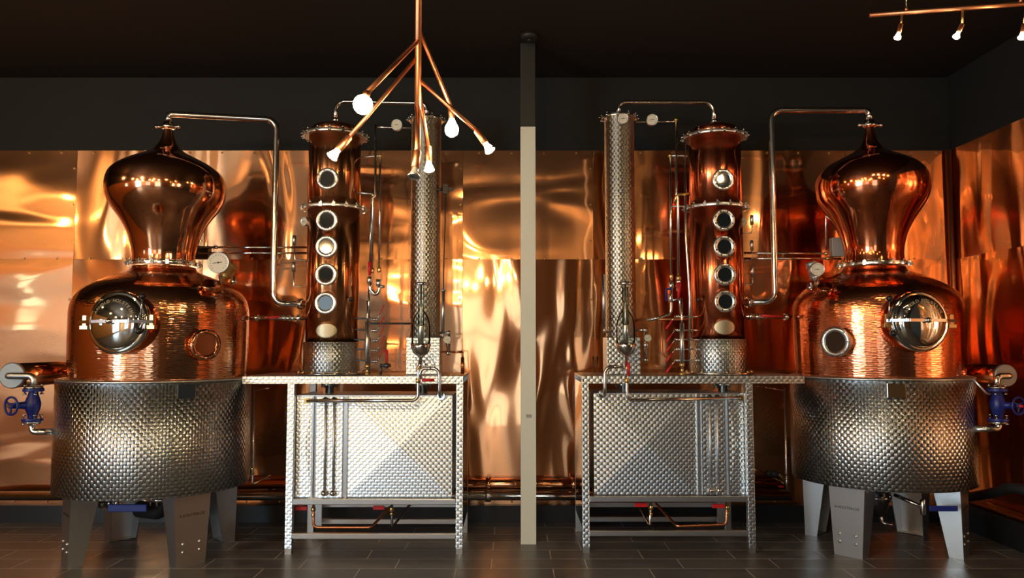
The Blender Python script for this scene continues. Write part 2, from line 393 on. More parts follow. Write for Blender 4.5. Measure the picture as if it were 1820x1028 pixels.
for i, (a, b) in enumerate(zip(ys, ys[1:])):
    for row in (0, 1):
        z0, z1 = (zs, CT) if row else (0.2, zs-0.001)
        t = thing('copper_sheet', '%s copper sheet on the right side wall, %s' % ('upper' if row else 'lower', ['next to the corner', 'beside the blue valve at the picture edge', 'beyond the picture edge'][i]), 'wall panel', (XR, (a+b)/2, z0), 'copper sheets on the side wall')
        obj('sheet', box(B(), (XR-(0.005 if row else 0.007), b+0.001, z0), (XR-0.001, a-0.001, z1)), m_sheet('copper_side_%d_%d' % (i, row), 'z', 31+i*2.3+row, (0.90, 0.435, 0.205)), t)
tr = tube(B(), [(XR-0.03, WY-0.03, 0.14), (XR-0.03, WY-0.03, CT)], 0.022, 0)
struct('trim_1', tr, M['copper_lamp'])

# ------------------------------------------------------------------ post and ceiling detector
p0 = at(939.5, 967, 5.60); px = p0.x; w = 0.054
post = thing('support_post', 'square cream-painted post with a dark upper length between the two stills', 'post', (px, 5.66, 0))
ztop = at(940, 225, 5.6).z
obj('lower_shaft', box(B(), (px-w, 5.6, 0), (px+w, 5.6+2*w, ztop)), M['cream'], post, bevel=0.003)['label'] = 'cream lower length of the post'
obj('upper_shaft', box(B(), (px-w, 5.6, ztop), (px+w, 5.6+2*w, ZC)), M['post_dark'], post, bevel=0.003)['label'] = 'dark upper length of the post'
q = at(940, 740, 5.6)
obj('sticker', box(B(), (q.x-0.02, 5.598, q.z-0.012), (q.x+0.02, 5.6, q.z+0.012)), M['grey_case'], post)['label'] = 'small grey sticker'
q = at(941, 62, 5.5); k = (ZC-CAM_H)/(q.z-CAM_H); q = Vector((q.x*k, q.y*k, ZC))
d = thing('smoke_detector', 'small round black detector on the ceiling above the cream post', 'smoke detector', q)
obj('housing', lathe(B(), q, [(0.062, 0), (0.062, -0.02), (0.045, -0.035)], n=24), M['post_dark'], d)
obj('lens', lathe(B(), q+Vector((0, 0, -0.035)), [(0.02, 0), (0.012, -0.012)], n=16), M['black'], d)

# ------------------------------------------------------------------ parts shared by the equipment
def ring_flange(parent, name, c, r, h, m, nclamp=14, rin=None, cl=(0.02, 0.016, 0.03), phase=0.1):
    c = Vector(c); f = obj(name, lathe(B(), c, [(r-0.02, -h/2), (r, -h/2), (r, h/2), (r-0.02, h/2)], n=48), m, parent, bevel=0.0015)
    me = None
    for k in range(nclamp):
        a = 2*PI*k/nclamp+phase; p = c+Vector((math.cos(a), math.sin(a), 0))*(r+0.003)
        bm = B(); Rm = Matrix.Rotation(a, 3, 'Z')
        box(bm, p-Vector((cl[1]/2, cl[0]/2, cl[2]/2)), p+Vector((cl[1]/2, cl[0]/2, cl[2]/2)), Rm, p)
        lathe(bm, p+Vector((0, 0, cl[2]/2)), [(0.006, 0), (0.006, 0.01), (0.004, 0.013)], n=6)
        lathe(bm, p+Vector((math.cos(a), math.sin(a), 0))*cl[1]/2, [(0.006, 0), (0.005, 0.012)], (math.cos(a), math.sin(a), 0), 8)
        obj('clamp', bm, M['steel'], f)
    return f
def gauge(parent, c, nrm, r, name='gauge', stem=None, text=True):
    c = Vector(c); n = Vector(nrm).normalized(); x, y, d = basis(n)
    g = obj(name, lathe(B(), c, [(r*0.8, -0.03), (r, -0.025), (r, 0.004), (r*0.92, 0.006), (r*0.90, 0.0)], n, 28), M['steel_b'], parent)
    obj('dial', lathe(B(), c, [(r*0.9, 0), (r*0.9, 0.003)], n, 28), M['dial'], g)['label'] = 'cream dial'
    bm = B()
    F = frame(c+n*0.0035, n)
    for k in range(15):
        a = -0.75*PI+1.5*PI*k/14; e = F @ Vector((math.sin(a)*r*0.78, math.cos(a)*r*0.78, 0)); e2 = F @ Vector((math.sin(a)*r*0.66, math.cos(a)*r*0.66, 0))
        cyl(bm, e, e2, r*0.018, n=5)
    obj('scale_marks', bm, M['ink'], g)
    bm = B(); cyl(bm, F @ Vector((-r*0.5, -r*0.08, 0.001)), F @ Vector((r*0.35, r*0.05, 0.001)), r*0.03, n=6); ball(bm, F @ Vector((0, 0, 0.001)), r*0.08, 8)
    obj('needle', bm, M['ink'], g)
    if stem is not None: obj('stem', cyl(B(), c-n*0.012, stem, 0.009, n=10), M['steel'], g)
    return g
def lever(bm, p, q, r=0.007): return tube(bm, [p, q], r, 0, 8)
def union(bm, p, d, r=0.02, L=0.03):
    """hexagonal pipe union"""
    return lathe(bm, Vector(p)-Vector(d).normalized()*L/2, [(r*0.8, 0), (r, 0.004), (r, L-0.004), (r*0.8, L)], d, 6)
def ball_valve(parent, p, d, r=0.02, name='valve'):
    p, d = Vector(p), Vector(d).normalized(); bm = B(); ball(bm, p, r*1.15, 12)
    union(bm, p-d*r*1.5, d, r, r*1.1); union(bm, p+d*r*1.5, d, r, r*1.1)
    return obj(name, bm, M['steel'], parent)

SIDE = {'L': dict(m=-1, sx='left', X=-2.41, Y=5.43, cX=-1.288, cY=5.65, kX=-0.629, kY=5.70, XJ=-2.430),
        'R': dict(m=1, sx='right', X=2.595, Y=5.62, cX=1.488, cY=5.70, kX=0.788, kY=5.70, XJ=2.600)}

# ------------------------------------------------------------------ pot stills
def pot_still(S):
    s = SIDE[S]; m = s['m']; Y = s['Y']; X = s['X']; left = S == 'L'
    T = thing('pot_still', ('%s onion-headed copper pot still on a dimpled steel jacket, by %s' % (('left', 'the picture edge') if left else ('right', 'the room corner'))), 'pot still', (s['XJ'], Y, 0))
    cj = Vector((s['XJ'], Y, 0)); c = Vector((X, Y, 0))
    zb = at(0, 0, 1).z
    zb, zt = (0.450, 1.165) if left else (0.460, 1.172)
    rj = 0.612 if left else 0.598
    mk, mr = (M['copper'], M['copper_row']) if left else (M['copper_red_shaded'], M['copper_row_shaded'])
    J = obj('jacket', lathe(B(), cj, [(rj-0.03, zb), (rj, zb), (rj, zt), (rj-0.012, zt)], n=96), M['swirl_tank'], T)
    J['label'] = 'circle-brushed stainless jacket'
    obj('jacket_rim', lathe(B(), cj, [(rj-0.01, zt-0.012), (rj+0.003, zt-0.012), (rj+0.003, zt+0.002), (rj-0.045, zt+0.012), (rj-0.05, zt)], n=96), M['steel_b'], T)
    obj('jacket_floor', lathe(B(), cj, [(0.05, zb-0.02), (0.3, zb+0.0), (rj-0.02, zb+0.05), (rj-0.03, zb+0.06)], n=48), M['steel_b'], T)
    # vertical seam strip at the side facing the room centre
    a = math.radians(-50 if left else -105); e = Vector((math.cos(a), math.sin(a), 0)); side = Vector((-e.y, e.x, 0))
    pl = B(); pc = cj+e*(rj+0.002)+Vector((0, 0, 1.10)); box(pl, pc-Vector((0.004, 0.055, 0.045)), pc+Vector((0.004, 0.055, 0.045)), Matrix.Rotation(a, 3, 'Z'), pc)
    obj('name_plate', pl, M['mirror_steel'], T, bevel=0.002)
    if left:
        prof = [(0.562, 1.16), (0.570, 1.30), (0.571, 1.44), (0.572, 1.56), (0.571, 1.63), (0.555, 1.70), (0.51, 1.762), (0.44, 1.805), (0.34, 1.85), (0.25, 1.885), (0.215, 1.90), (0.206, 1.925)]
        hel = [(0.203, 1.965), (0.203, 2.02), (0.214, 2.065), (0.237, 2.163), (0.293, 2.261), (0.350, 2.335), (0.383, 2.40), (0.393, 2.47), (0.386, 2.54), (0.362, 2.59), (0.30, 2.64), (0.215, 2.685), (0.135, 2.722), (0.085, 2.76), (0.055, 2.805), (0.037, 2.855), (0.032, 2.895)]
    else:
        prof = [(0.550, 1.17), (0.557, 1.30), (0.560, 1.44), (0.563, 1.58), (0.560, 1.65), (0.545, 1.715), (0.50, 1.775), (0.43, 1.82), (0.33, 1.868), (0.25, 1.90), (0.215, 1.918), (0.205, 1.94)]
        hel = [(0.202, 1.98), (0.196, 2.03), (0.201, 2.09), (0.227, 2.192), (0.279, 2.290), (0.335, 2.37), (0.368, 2.43), (0.384, 2.50), (0.383, 2.575), (0.356, 2.632), (0.298, 2.69), (0.21, 2.735), (0.13, 2.775), (0.082, 2.81), (0.052, 2.855), (0.034, 2.915), (0.030, 2.965)]
    K = obj('kettle', lathe(B(), c, smooth(prof, 2), n=96), mr, T)
    H = obj('helmet', lathe(B(), c, smooth(hel, 2), n=96), mk, T); H['label'] = 'onion-shaped copper helmet'
    zf = 1.945 if left else 1.96
    ring_flange(T, 'neck_flange', c+Vector((0, 0, zf)), 0.232, 0.026, M['steel'], 16)
    zn = 2.90 if left else 2.965
    f = obj('neck_clamp', lathe(B(), c+Vector((0, 0, zn)), [(0.034, 0), (0.047, 0.004), (0.047, 0.024), (0.036, 0.03), (0.03, 0.05)], n=24), M['steel'], T)
    bm = B()
    for sg in (-1, 1): cyl(bm, c+Vector((sg*0.045, -0.01, zn+0.014)), c+Vector((sg*0.078, -0.01, zn+0.014)), 0.008, n=8); ball(bm, c+Vector((sg*0.078, -0.01, zn+0.014)), 0.013, 10)
    obj('wing_nut', bm, M['steel'], f)
    # manhole
    mc = at(*((207, 573) if left else (1637, 571)), Y-0.66); ax = Vector((m*0.10, -1, 0.05)).normalized()
    N0 = mc - ax*0.26
    obj('manhole_neck', lathe(B(), N0, [(0.195, 0), (0.190, 0.20), (0.186, 0.235)], ax, 48), mk, T)
    x, y, _ = basis(ax)
    cv = obj('manhole_cover', lathe(B(), mc, [(0.180, -0.03), (0.192, -0.03), (0.197, -0.022), (0.178, 0.000), (0.170, -0.004), (0.166, 0.0)] + [(0.165*math.cos(t), 0.055*math.sin(t)) for t in [PI/2*i/8 for i in range(1, 9)]], ax, 64), M['mirror_steel'], T)
    cv['label'] = 'domed mirror-polished manhole cover'
    def dome(r): return 0.055*math.sqrt(max(0, 1-(r/0.165)**2))
    bm = B(); word = 'ARNOLD HOLSTEIN'; rt = 0.128
    F = frame(mc, ax)
    for i, ch in enumerate(word):
        if ch == ' ': continue
        a = (i-(len(word)-1)/2)*math.radians(9.0)
        P = F @ Matrix.Translation((rt*math.sin(a), rt*math.cos(a), dome(rt)+0.001)) @ Matrix.Rotation(-a, 4, 'Z') @ Matrix.Rotation(-0.36, 4, 'X')
        text_bm(bm, ch, 0.028, P, 0.0012)
    obj('lettering', bm, M['engrave'], cv)['label'] = 'etched maker lettering arched over the cover'
    bar = B(); hx = Vector((1, 0, 0)); hx = (hx-ax*hx.dot(ax)).normalized(); hz = Vector((0, 0, 1)); b0 = mc+ax*0.068
    pts = [mc+hx*(-0.235)+ax*0.01, b0-hx*0.12, b0, b0+hx*0.12, mc+hx*0.235+ax*0.01]
    for p, q in zip(pts, pts[1:]):
        R3 = Matrix(((q-p).normalized(), ax, hz)).transposed(); mid = (p+q)/2; L = (q-p).length/2+0.004
        box(bar, mid-Vector((L, 0.006, 0.009)), mid+Vector((L, 0.006, 0.009)), R3, mid)
    cb = obj('cross_bar', bar, M['steel'], T)
    bm = B(); ball(bm, b0+ax*0.01, 0.018, 12); obj('centre_screw', bm, M['steel'], cb)
    for sg in (-1, 1):
        bm = B(); p = mc+hx*sg*0.215+ax*(-0.02)-hz*0.03
        box(bm, p-Vector((0.024, 0.02, 0.012)), p+Vector((0.024, 0.02, 0.012))); box(bm, p+Vector((-0.012, -0.012, 0)), p+Vector((0.012, 0.012, 0.075)))
        cyl(bm, p-Vector((0, 0.0, 0.0)), p+Vector((-sg*0.06, 0.12, 0)), 0.012, n=8)
        obj('hinge_lug', bm, M['brass'], T, bevel=0.002)
    kb = [((253, 527), (249, 572)), ((247, 589), (256, 563))] if left else [((1581, 531), (1580, 572)), ((1588, 593), (1583, 566))]
    for (ku, kv), (lu, lv) in kb:
        p = at(ku, kv, Y-0.72); q = at(lu, lv, Y-0.70)
        h = obj('swing_handle', lever(B(), p, q, 0.005), M['steel'], T); obj('knob', ball(B(), p, 0.021, 14), M['black'], h)['label'] = 'black ball knob'
    # sight glass on the kettle
    d = Vector((-m*0.74, -0.67, 0)); gc = c+d*0.640+Vector((0, 0, at(*((357, 613) if left else (1482, 608)), Y-0.43).z))
    g = obj('sight_glass', lathe(B(), gc-d*0.12, [(0.083, 0), (0.083, 0.10), (0.100, 0.102), (0.100, 0.118), (0.070, 0.120), (0.068, 0.110)], d, 36), M['steel_bright'] if not left else M['copper'], T)
    obj('pane', lathe(B(), gc-d*0.012, [(0.07, 0), (0.07, 0.004)], d, 36), M['pane'] if not left else M['pane_copper'], g)
    bm = B()
    for k in range(8):
        x2, y2, _ = basis(d); a = 2*PI*k/8; lathe(bm, gc+(x2*math.cos(a)+y2*math.sin(a))*0.087, [(0.006, 0), (0.005, 0.006)], d, 6)
    obj('bolts', bm, M['steel'], g)
    # legs
    lz = zb+0.03
    for qx, qy in ((-1, -1), (1, -1), (-1, 1), (1, 1)):
        e = Vector((qx*0.76, qy*0.65, 0)).normalized(); w = Vector((-e.y, e.x, 0)); r0 = rj-0.085
        bm = B(); th = 0.006
        def quad(A):
            v = [bm.verts.new(p) for p in A]; bm.faces.new(v)
        wt, wb = 0.125, 0.095
        def P(wd, r, z): return cj+w*wd+e*r+Vector((0, 0, z))
        for k in (0, 1):
            o = -th*k
            quad([P(-wb+th*k, r0+o, 0), P(wb-th*k, r0+o, 0), P(wt-th*k, r0+o, lz), P(-wt+th*k, r0+o, lz)])
        for sg in (-1, 1):
            for k in (0, 1):
                quad([P(sg*(wb-th*k), r0-th*k, 0), P(sg*(wb-th*k), r0-0.085, 0), P(sg*(wt-th*k), r0-0.17, lz), P(sg*(wt-th*k), r0-th*k, lz)])
            quad([P(sg*wb, r0-0.085, 0), P(sg*(wb-th), r0-0.085, 0), P(sg*(wt-th), r0-0.17, lz), P(sg*wt, r0-0.17, lz)])
        quad([P(-wb, r0, 0.004), P(wb, r0, 0.004), P(wb, r0-0.085, 0.004), P(-wb, r0-0.085, 0.004)])
        lg = obj('leg', bm, M['steel_leg'], T)
        for bx in (-0.055, 0.055):
            for bz in (0.09, 0.14):
                if qy > 0: continue
                b2 = B(); lathe(b2, P(bx, r0, bz), [(0.011, 0), (0.010, 0.004), (0.005, 0.008)], e, 12); obj('bolt', b2, M['steel_bright'], lg)
        if (qy < 0):
            b2 = B(); text_bm(b2, 'A.HOLSTEIN.DE', 0.024, frame(P(0, r0+0.0005, 0.315), e), 0.0006)
            obj('stamped_text', b2, M['ink'], lg)
    # pressure gauge and relief valve on the shoulder
    if left: gp, gr, vp0, vp1 = (388, 467), 0.071, (398, 497), (414, 468)
    else: gp, gr, vp0, vp1 = (1453, 479), 0.048, (1446, 498), (1438, 464)
    gY = Y-0.22
    G = at(*gp, gY); foot = Vector((G.x, gY+0.05, G.z-(0.145 if left else 0.12)))
    gg = gauge(T, G, (-G.x*0.15*0-0.05*m, -1, 0), gr, 'pressure_gauge', foot)
    a, b = at(*vp0, Y-0.1), at(*vp1, Y-0.1)
    if not left: a, b = at(1452, 500, Y-0.12), at(1440, 466, Y-0.12)
    dd = (b-a).normalized(); L = (b-a).length
    bm = B(); pr = [(0.016, -0.05), (0.016, 0.0)]
    for k in range(9): z = L*0.2+L*0.8*k/9; pr += [(0.040, z), (0.040, z+L*0.05), (0.033, z+L*0.052), (0.033, z+L*0.086)]
    lathe(bm, a, pr+[(0.03, L*1.02)], dd, 24); obj('relief_valve', bm, M['brass'] if left else M['steel_b'], T)['label'] = 'finned relief valve'
    bm = B(); p1 = at(*((415, 497) if left else (1440, 508)), Y-0.12); lathe(bm, p1-Vector((0, 0, 0.03)), [(0.02, 0), (0.02, 0.03), (0.012, 0.032), (0.012, 0.05)], n=10); obj('plug', bm, M['steel'], T)
    bm = B(); p1 = at(*((372, 503) if left else (1467, 508)), Y-0.33); nn = Vector((0.25*-m, -0.75, 1)).normalized(); lathe(bm, p1-nn*0.015, [(0.052, -0.03), (0.052, 0.008), (0.046, 0.012)], nn, 24); obj('filler_cap', bm, mk, T)
    # drain below
    dc = cj + Vector((-m*0.10, -0.10, 0)); bm = B()
    if left:
        e1 = at(288, 893, 5.25); tube(bm, [e1+Vector((0, 0, 0.12)), e1+Vector((0, 0, -0.06)), e1+Vector((-0.2, 0.12, -0.07))], 0.055, 0.06, 16)
        dr = obj('drain_elbow', bm, M['rubber'], T); f1 = lathe(B(), e1+Vector((0, 0, 0.015)), [(0.085, 0), (0.085, 0.02)], n=24)
        for k in range(8): a2 = 2*PI*k/8; cyl(f1, e1+Vector((0.072*math.cos(a2), 0.072*math.sin(a2), -0.015)), e1+Vector((0.072*math.cos(a2), 0.072*math.sin(a2), 0.045)), 0.008, n=6)
        obj('drain_flange', f1, M['steel'], T)
        hz0, hz1 = at(262, 903, 5.12), at(192, 904, 5.12); vv = at(188, 903, 5.18)
        dv = ball_valve(T, vv+Vector((0, 0.05, 0.02)), (1, 0.2, 0), 0.032, 'drain_valve')
        cyl_b = box(B(), (hz1.x, 5.11, hz1.z-0.022), (hz0.x, 5.128, hz0.z+0.022)); obj('blue_lever', cyl_b, M['blue_grip'], dv, bevel=0.006)['label'] = 'blue lever grip'
        bm = B(); tube(bm, [vv+Vector((0, 0.05, 0.02)), vv+Vector((0.04, 0.12, 0.14))], 0.035, 0); obj('drain_stub', bm, M['steel_b'], T)
    else:
        e1 = at(1556, 885, 5.50); bm = lathe(B(), e1, [(0.02, -0.13), (0.05, -0.115), (0.078, -0.07), (0.085, -0.02), (0.085, 0.0), (0.085, 0.12)], n=28)
        dr = obj('drain_sump', bm, M['dark_steel'], T); f1 = lathe(B(), e1+Vector((0, 0, 0.0)), [(0.105, 0), (0.105, 0.018)], n=24)
        for k in range(8): a2 = 2*PI*k/8; cyl(f1, e1+Vector((0.095*math.cos(a2), 0.095*math.sin(a2), -0.02)), e1+Vector((0.095*math.cos(a2), 0.095*math.sin(a2), 0.045)), 0.008, n=6)
        obj('drain_flange', f1, M['steel'], T)
        bm = B(); tube(bm, [e1+Vector((0.03, 0, -0.10)), e1+Vector((0.04, 0, -0.17)), e1+Vector((0.10, -0.03, -0.18))], 0.012, 0.02); obj('drain_tap', bm, M['steel'], T)
        h0, h1, h2 = at(1590, 880, 5.35), at(1640, 902, 5.2), at(1705, 900, 5.12)
        bm = B(); tube(bm, [h0, h1], 0.013, 0); union(bm, h1, (0, 0, 1), 0.016, 0.10); dv = obj('valve_arm', bm, M['steel'], T)
        obj('blue_lever', box(B(), (h1.x+0.02, 5.15, h1.z-0.018), (h2.x+0.01, 5.165, h1.z+0.018)), M['blue_grip'], dv, bevel=0.006)['label'] = 'blue lever grip'
    return T
pot_still('L'); pot_still('R')

# ------------------------------------------------------------------ columns
def column(S):
    s = SIDE[S]; left = S == 'L'; m = s['m']; c = Vector((s['cX'], s['cY'], 0)); r = 0.186 if left else 0.187
    red = M['shell'] if left else M['shell_shaded']
    zt = 1.183
    T = thing('rectifying_column', 'tall %s copper column with five round sight glasses on the %s steel table' % (('amber', 'left') if left else ('red', 'right')), 'column', (c.x, c.y, zt))
    z1 = at(590, 608 if left else 603, s['cY']).z
    obj('base_drum', lathe(B(), c, [(0.2, zt+0.01), (0.2, z1-0.006), (0.192, z1)], n=64), M['swirl_base'], T)['label'] = 'circle-brushed steel base drum'
    ft = obj('base_flange', lathe(B(), c, [(0.245, zt), (0.245, zt+0.012), (0.2, zt+0.014)], n=48), M['steel'], T)
    for k in range(16):
        a = 2*PI*k/16; bm = lathe(B(), c+Vector((0.23*math.cos(a), 0.23*math.sin(a), zt+0.012)), [(0.009, 0), (0.009, 0.007), (0.005, 0.012)], n=6); obj('bolt', bm, M['brass'], ft)
    zf1 = at(0, 362 if left else 361, s['cY']-0.23).z; zf2 = at(0, 228 if left else 230, s['cY']-0.23).z
    obj('lower_shell', lathe(B(), c, [(r, z1), (r, zf1)], n=72), red, T); obj('upper_shell', lathe(B(), c, [(r, zf1), (r, zf2)], n=72), red, T)
    ring_flange(T, 'middle_flange', c+Vector((0, 0, zf1)), 0.222, 0.022, M['steel_b'], 16, phase=0.2)
    ring_flange(T, 'top_flange', c+Vector((0, 0, zf2)), 0.226, 0.022, M['steel_b'], 16, phase=0.05)
    obj('cap', lathe(B(), c, [(0.172, zf2), (0.172, zf2+0.055), (0.150, zf2+0.072), (0.08, zf2+0.085)], n=64), red, T)
    obj('outlet', lathe(B(), c, [(0.038, zf2+0.083), (0.038, zf2+0.10), (0.024, zf2+0.102), (0.024, zf2+0.115)], n=20), M['steel'], T)
    us = [(581, 317), (581, 391), (581, 438), (581, 488), (578, 539)] if left else [(1281, 319), (1282, 391), (1282, 438), (1283, 488), (1283, 536)]
    for u, v in us:
        p = at(u, v, s['cY']-0.225); d = Vector((0, -1, 0)); p.x = c.x
        if left: p.x = c.x
        g = obj('sight_glass', lathe(B(), p+Vector((0, 0.07, 0)), [(0.055, 0), (0.055, 0.045), (0.077, 0.048), (0.077, 0.064), (0.070, 0.068), (0.050, 0.066), (0.047, 0.058)], d, 32), M['steel_bright'], T)
        obj('pane', lathe(B(), p+Vector((0, 0.01, 0)), [(0.049, 0), (0.049, 0.003)], d, 32), M['pane'], g)
        bm = B()
        for k in range(8): a = 2*PI*(k+0.5)/8; lathe(bm, p+Vector((0.064*math.cos(a), 0.004, 0.064*math.sin(a))), [(0.007, 0), (0.006, 0.007)], d, 6)
        obj('bolts', bm, M['steel'], g)
    p = at(580 if left else 1287, 588 if left else 582, s['cY']-0.19); bm = B()
    N = 32; rg = []
    for yy, q in ((0.002, 1.0), (-0.004, 1.0), (-0.005, 0.92), (-0.005, 0.7), (-0.005, 0.5), (-0.005, 0.3), (-0.005, 0.1)):
        rg.append([Vector((c.x+0.075*q*math.cos(2*PI*k/N), c.y-math.sqrt(max(0.0, (r)**2-(0.075*q*math.cos(2*PI*k/N))**2))+yy, p.z+0.052*q*math.sin(2*PI*k/N))) for k in range(N)])
    loft(bm, rg); obj('badge', bm, M['plate'], T)['label'] = 'oval metal badge'
    # thermometer dial on the outer edge, air cock on the side facing the valve cluster
    q = at(541 if left else 1321, 394, s['cY']-0.05); gauge(T, q, (m*0.55, -0.83, 0), 0.034, 'thermometer', q+Vector((-m*0.03, 0.05, 0)))
    q = at(*((624, 532) if left else (1242, 533)), s['cY']-0.14); o = obj('air_cock', cyl(B(), q, q+Vector((m*0.06, 0.06, 0)), 0.008, n=8), M['steel'], T); obj('knob', ball(B(), q, 0.016, 12), M['black'], o)
column('L'); column('R')

def condenser(S):
    s = SIDE[S]; left = S == 'L'; m = s['m']; c = Vector((s['kX'], s['kY'], 0)); zt = 1.183; r = 0.108
    T = thing('condenser', 'slim dimpled steel condenser tube standing on the %s table, %s' % (('left', 'right of the amber column') if left else ('right', 'left of the red column')), 'condenser', (c.x, c.y, zt))
    zb = at(0, 600, s['kY']).z; z1 = at(0, 207 if left else 203, s['kY']-0.1).z
    bx = B(); hw = 0.118
    box(bx, (c.x-hw, c.y-hw, zt), (c.x+hw, c.y+hw, zb)); obj('base_box', bx, M['swirl_flat'], T, bevel=0.003)
    obj('shell', lathe(B(), c, [(r, zb), (r, z1)], n=64), M['swirl_cond'], T)['label'] = 'circle-brushed steel tube'
    ring_flange(T, 'top_flange', c+Vector((0, 0, z1)), 0.128, 0.018, M['steel'], 10, cl=(0.018, 0.014, 0.024))
    obj('cap', lathe(B(), c, [(0.10, z1), (0.09, z1+0.02), (0.03, z1+0.03)], n=32), M['steel'], T)
    if not left: q = at(1107, 211, s['kY']-0.15); gauge(T, q, (0, -1, 0), 0.040, 'thermometer', q+Vector((0, 0.05, 0)))
    # outer jacket seam strip
    x = c.x+(r*0.92 if left else -r*0.92)
    # side tube and small trap on the far side
    if left:
        a, b = at(788, 518, 5.62), at(787, 592, 5.62); bm = B(); cyl(bm, b, a, 0.012); lathe(bm, a, [(0.018, 0), (0.018, 0.012)], n=12); tube(bm, [b, b+Vector((0.0, 0, -0.03)), c+Vector((0.10, 0, b.z-0.03))], 0.009, 0.01)
        obj('side_tube', bm, M['steel_b'], T)
        bx2 = B(); q = at(792, 337, 5.65); box(bx2, q-Vector((0.018, 0.02, 0.035)), q+Vector((0.018, 0.02, 0.035))); box(bx2, q+Vector((0, -0.01, -0.01)), q+Vector((0.055, 0.01, 0.012))); cyl(bx2, q+Vector((-0.07, 0, 0)), q, 0.01, n=8)
        sn = obj('sensor', bx2, M['black'], T); cb = [q+Vector((0, 0, -0.03)), at(791, 400, 5.68), at(789, 455, 5.66), at(788, 520, 5.66)]
        obj('cable', tube(B(), cb, 0.004, 0.05, 6), M['rubber'], sn)
    else:
        a, b = at(1072, 488, 5.62), at(1074, 583, 5.62); bm = B(); cyl(bm, b, a, 0.012); tube(bm, [b, b+Vector((0.0, 0, -0.03)), c+Vector((-0.09, 0, b.z-0.03))], 0.009, 0.01); obj('side_tube', bm, M['steel_b'], T)
    # trap with little dial
    if left: t0, t1, gg = at(797, 592, 5.62), at(797, 628, 5.62), at(795, 604, 5.57)
    else: t0, t1, gg = at(1147, 587, 5.62), at(1148, 640, 5.62), at(1151, 601, 5.57)
    bm = B(); cyl(bm, t1, t0, 0.013, n=12); ball(bm, t0, 0.018, 10); ball(bm, t1, 0.018, 10); union(bm, (t0+t1)/2, (0, 0, 1), 0.02, 0.04)
    tube(bm, [t0, Vector((c.x+(0.10 if left else 0.09), c.y, t0.z))], 0.008, 0)
    if not left: tube(bm, [t1, Vector((c.x+0.1, c.y, t1.z))], 0.006, 0)
    tr = obj('regulator', bm, M['steel'], T); gauge(T, gg, (0, -1, 0), 0.026, 'small_gauge', gg+Vector((0, 0.04, 0)))
condenser('L'); condenser('R')

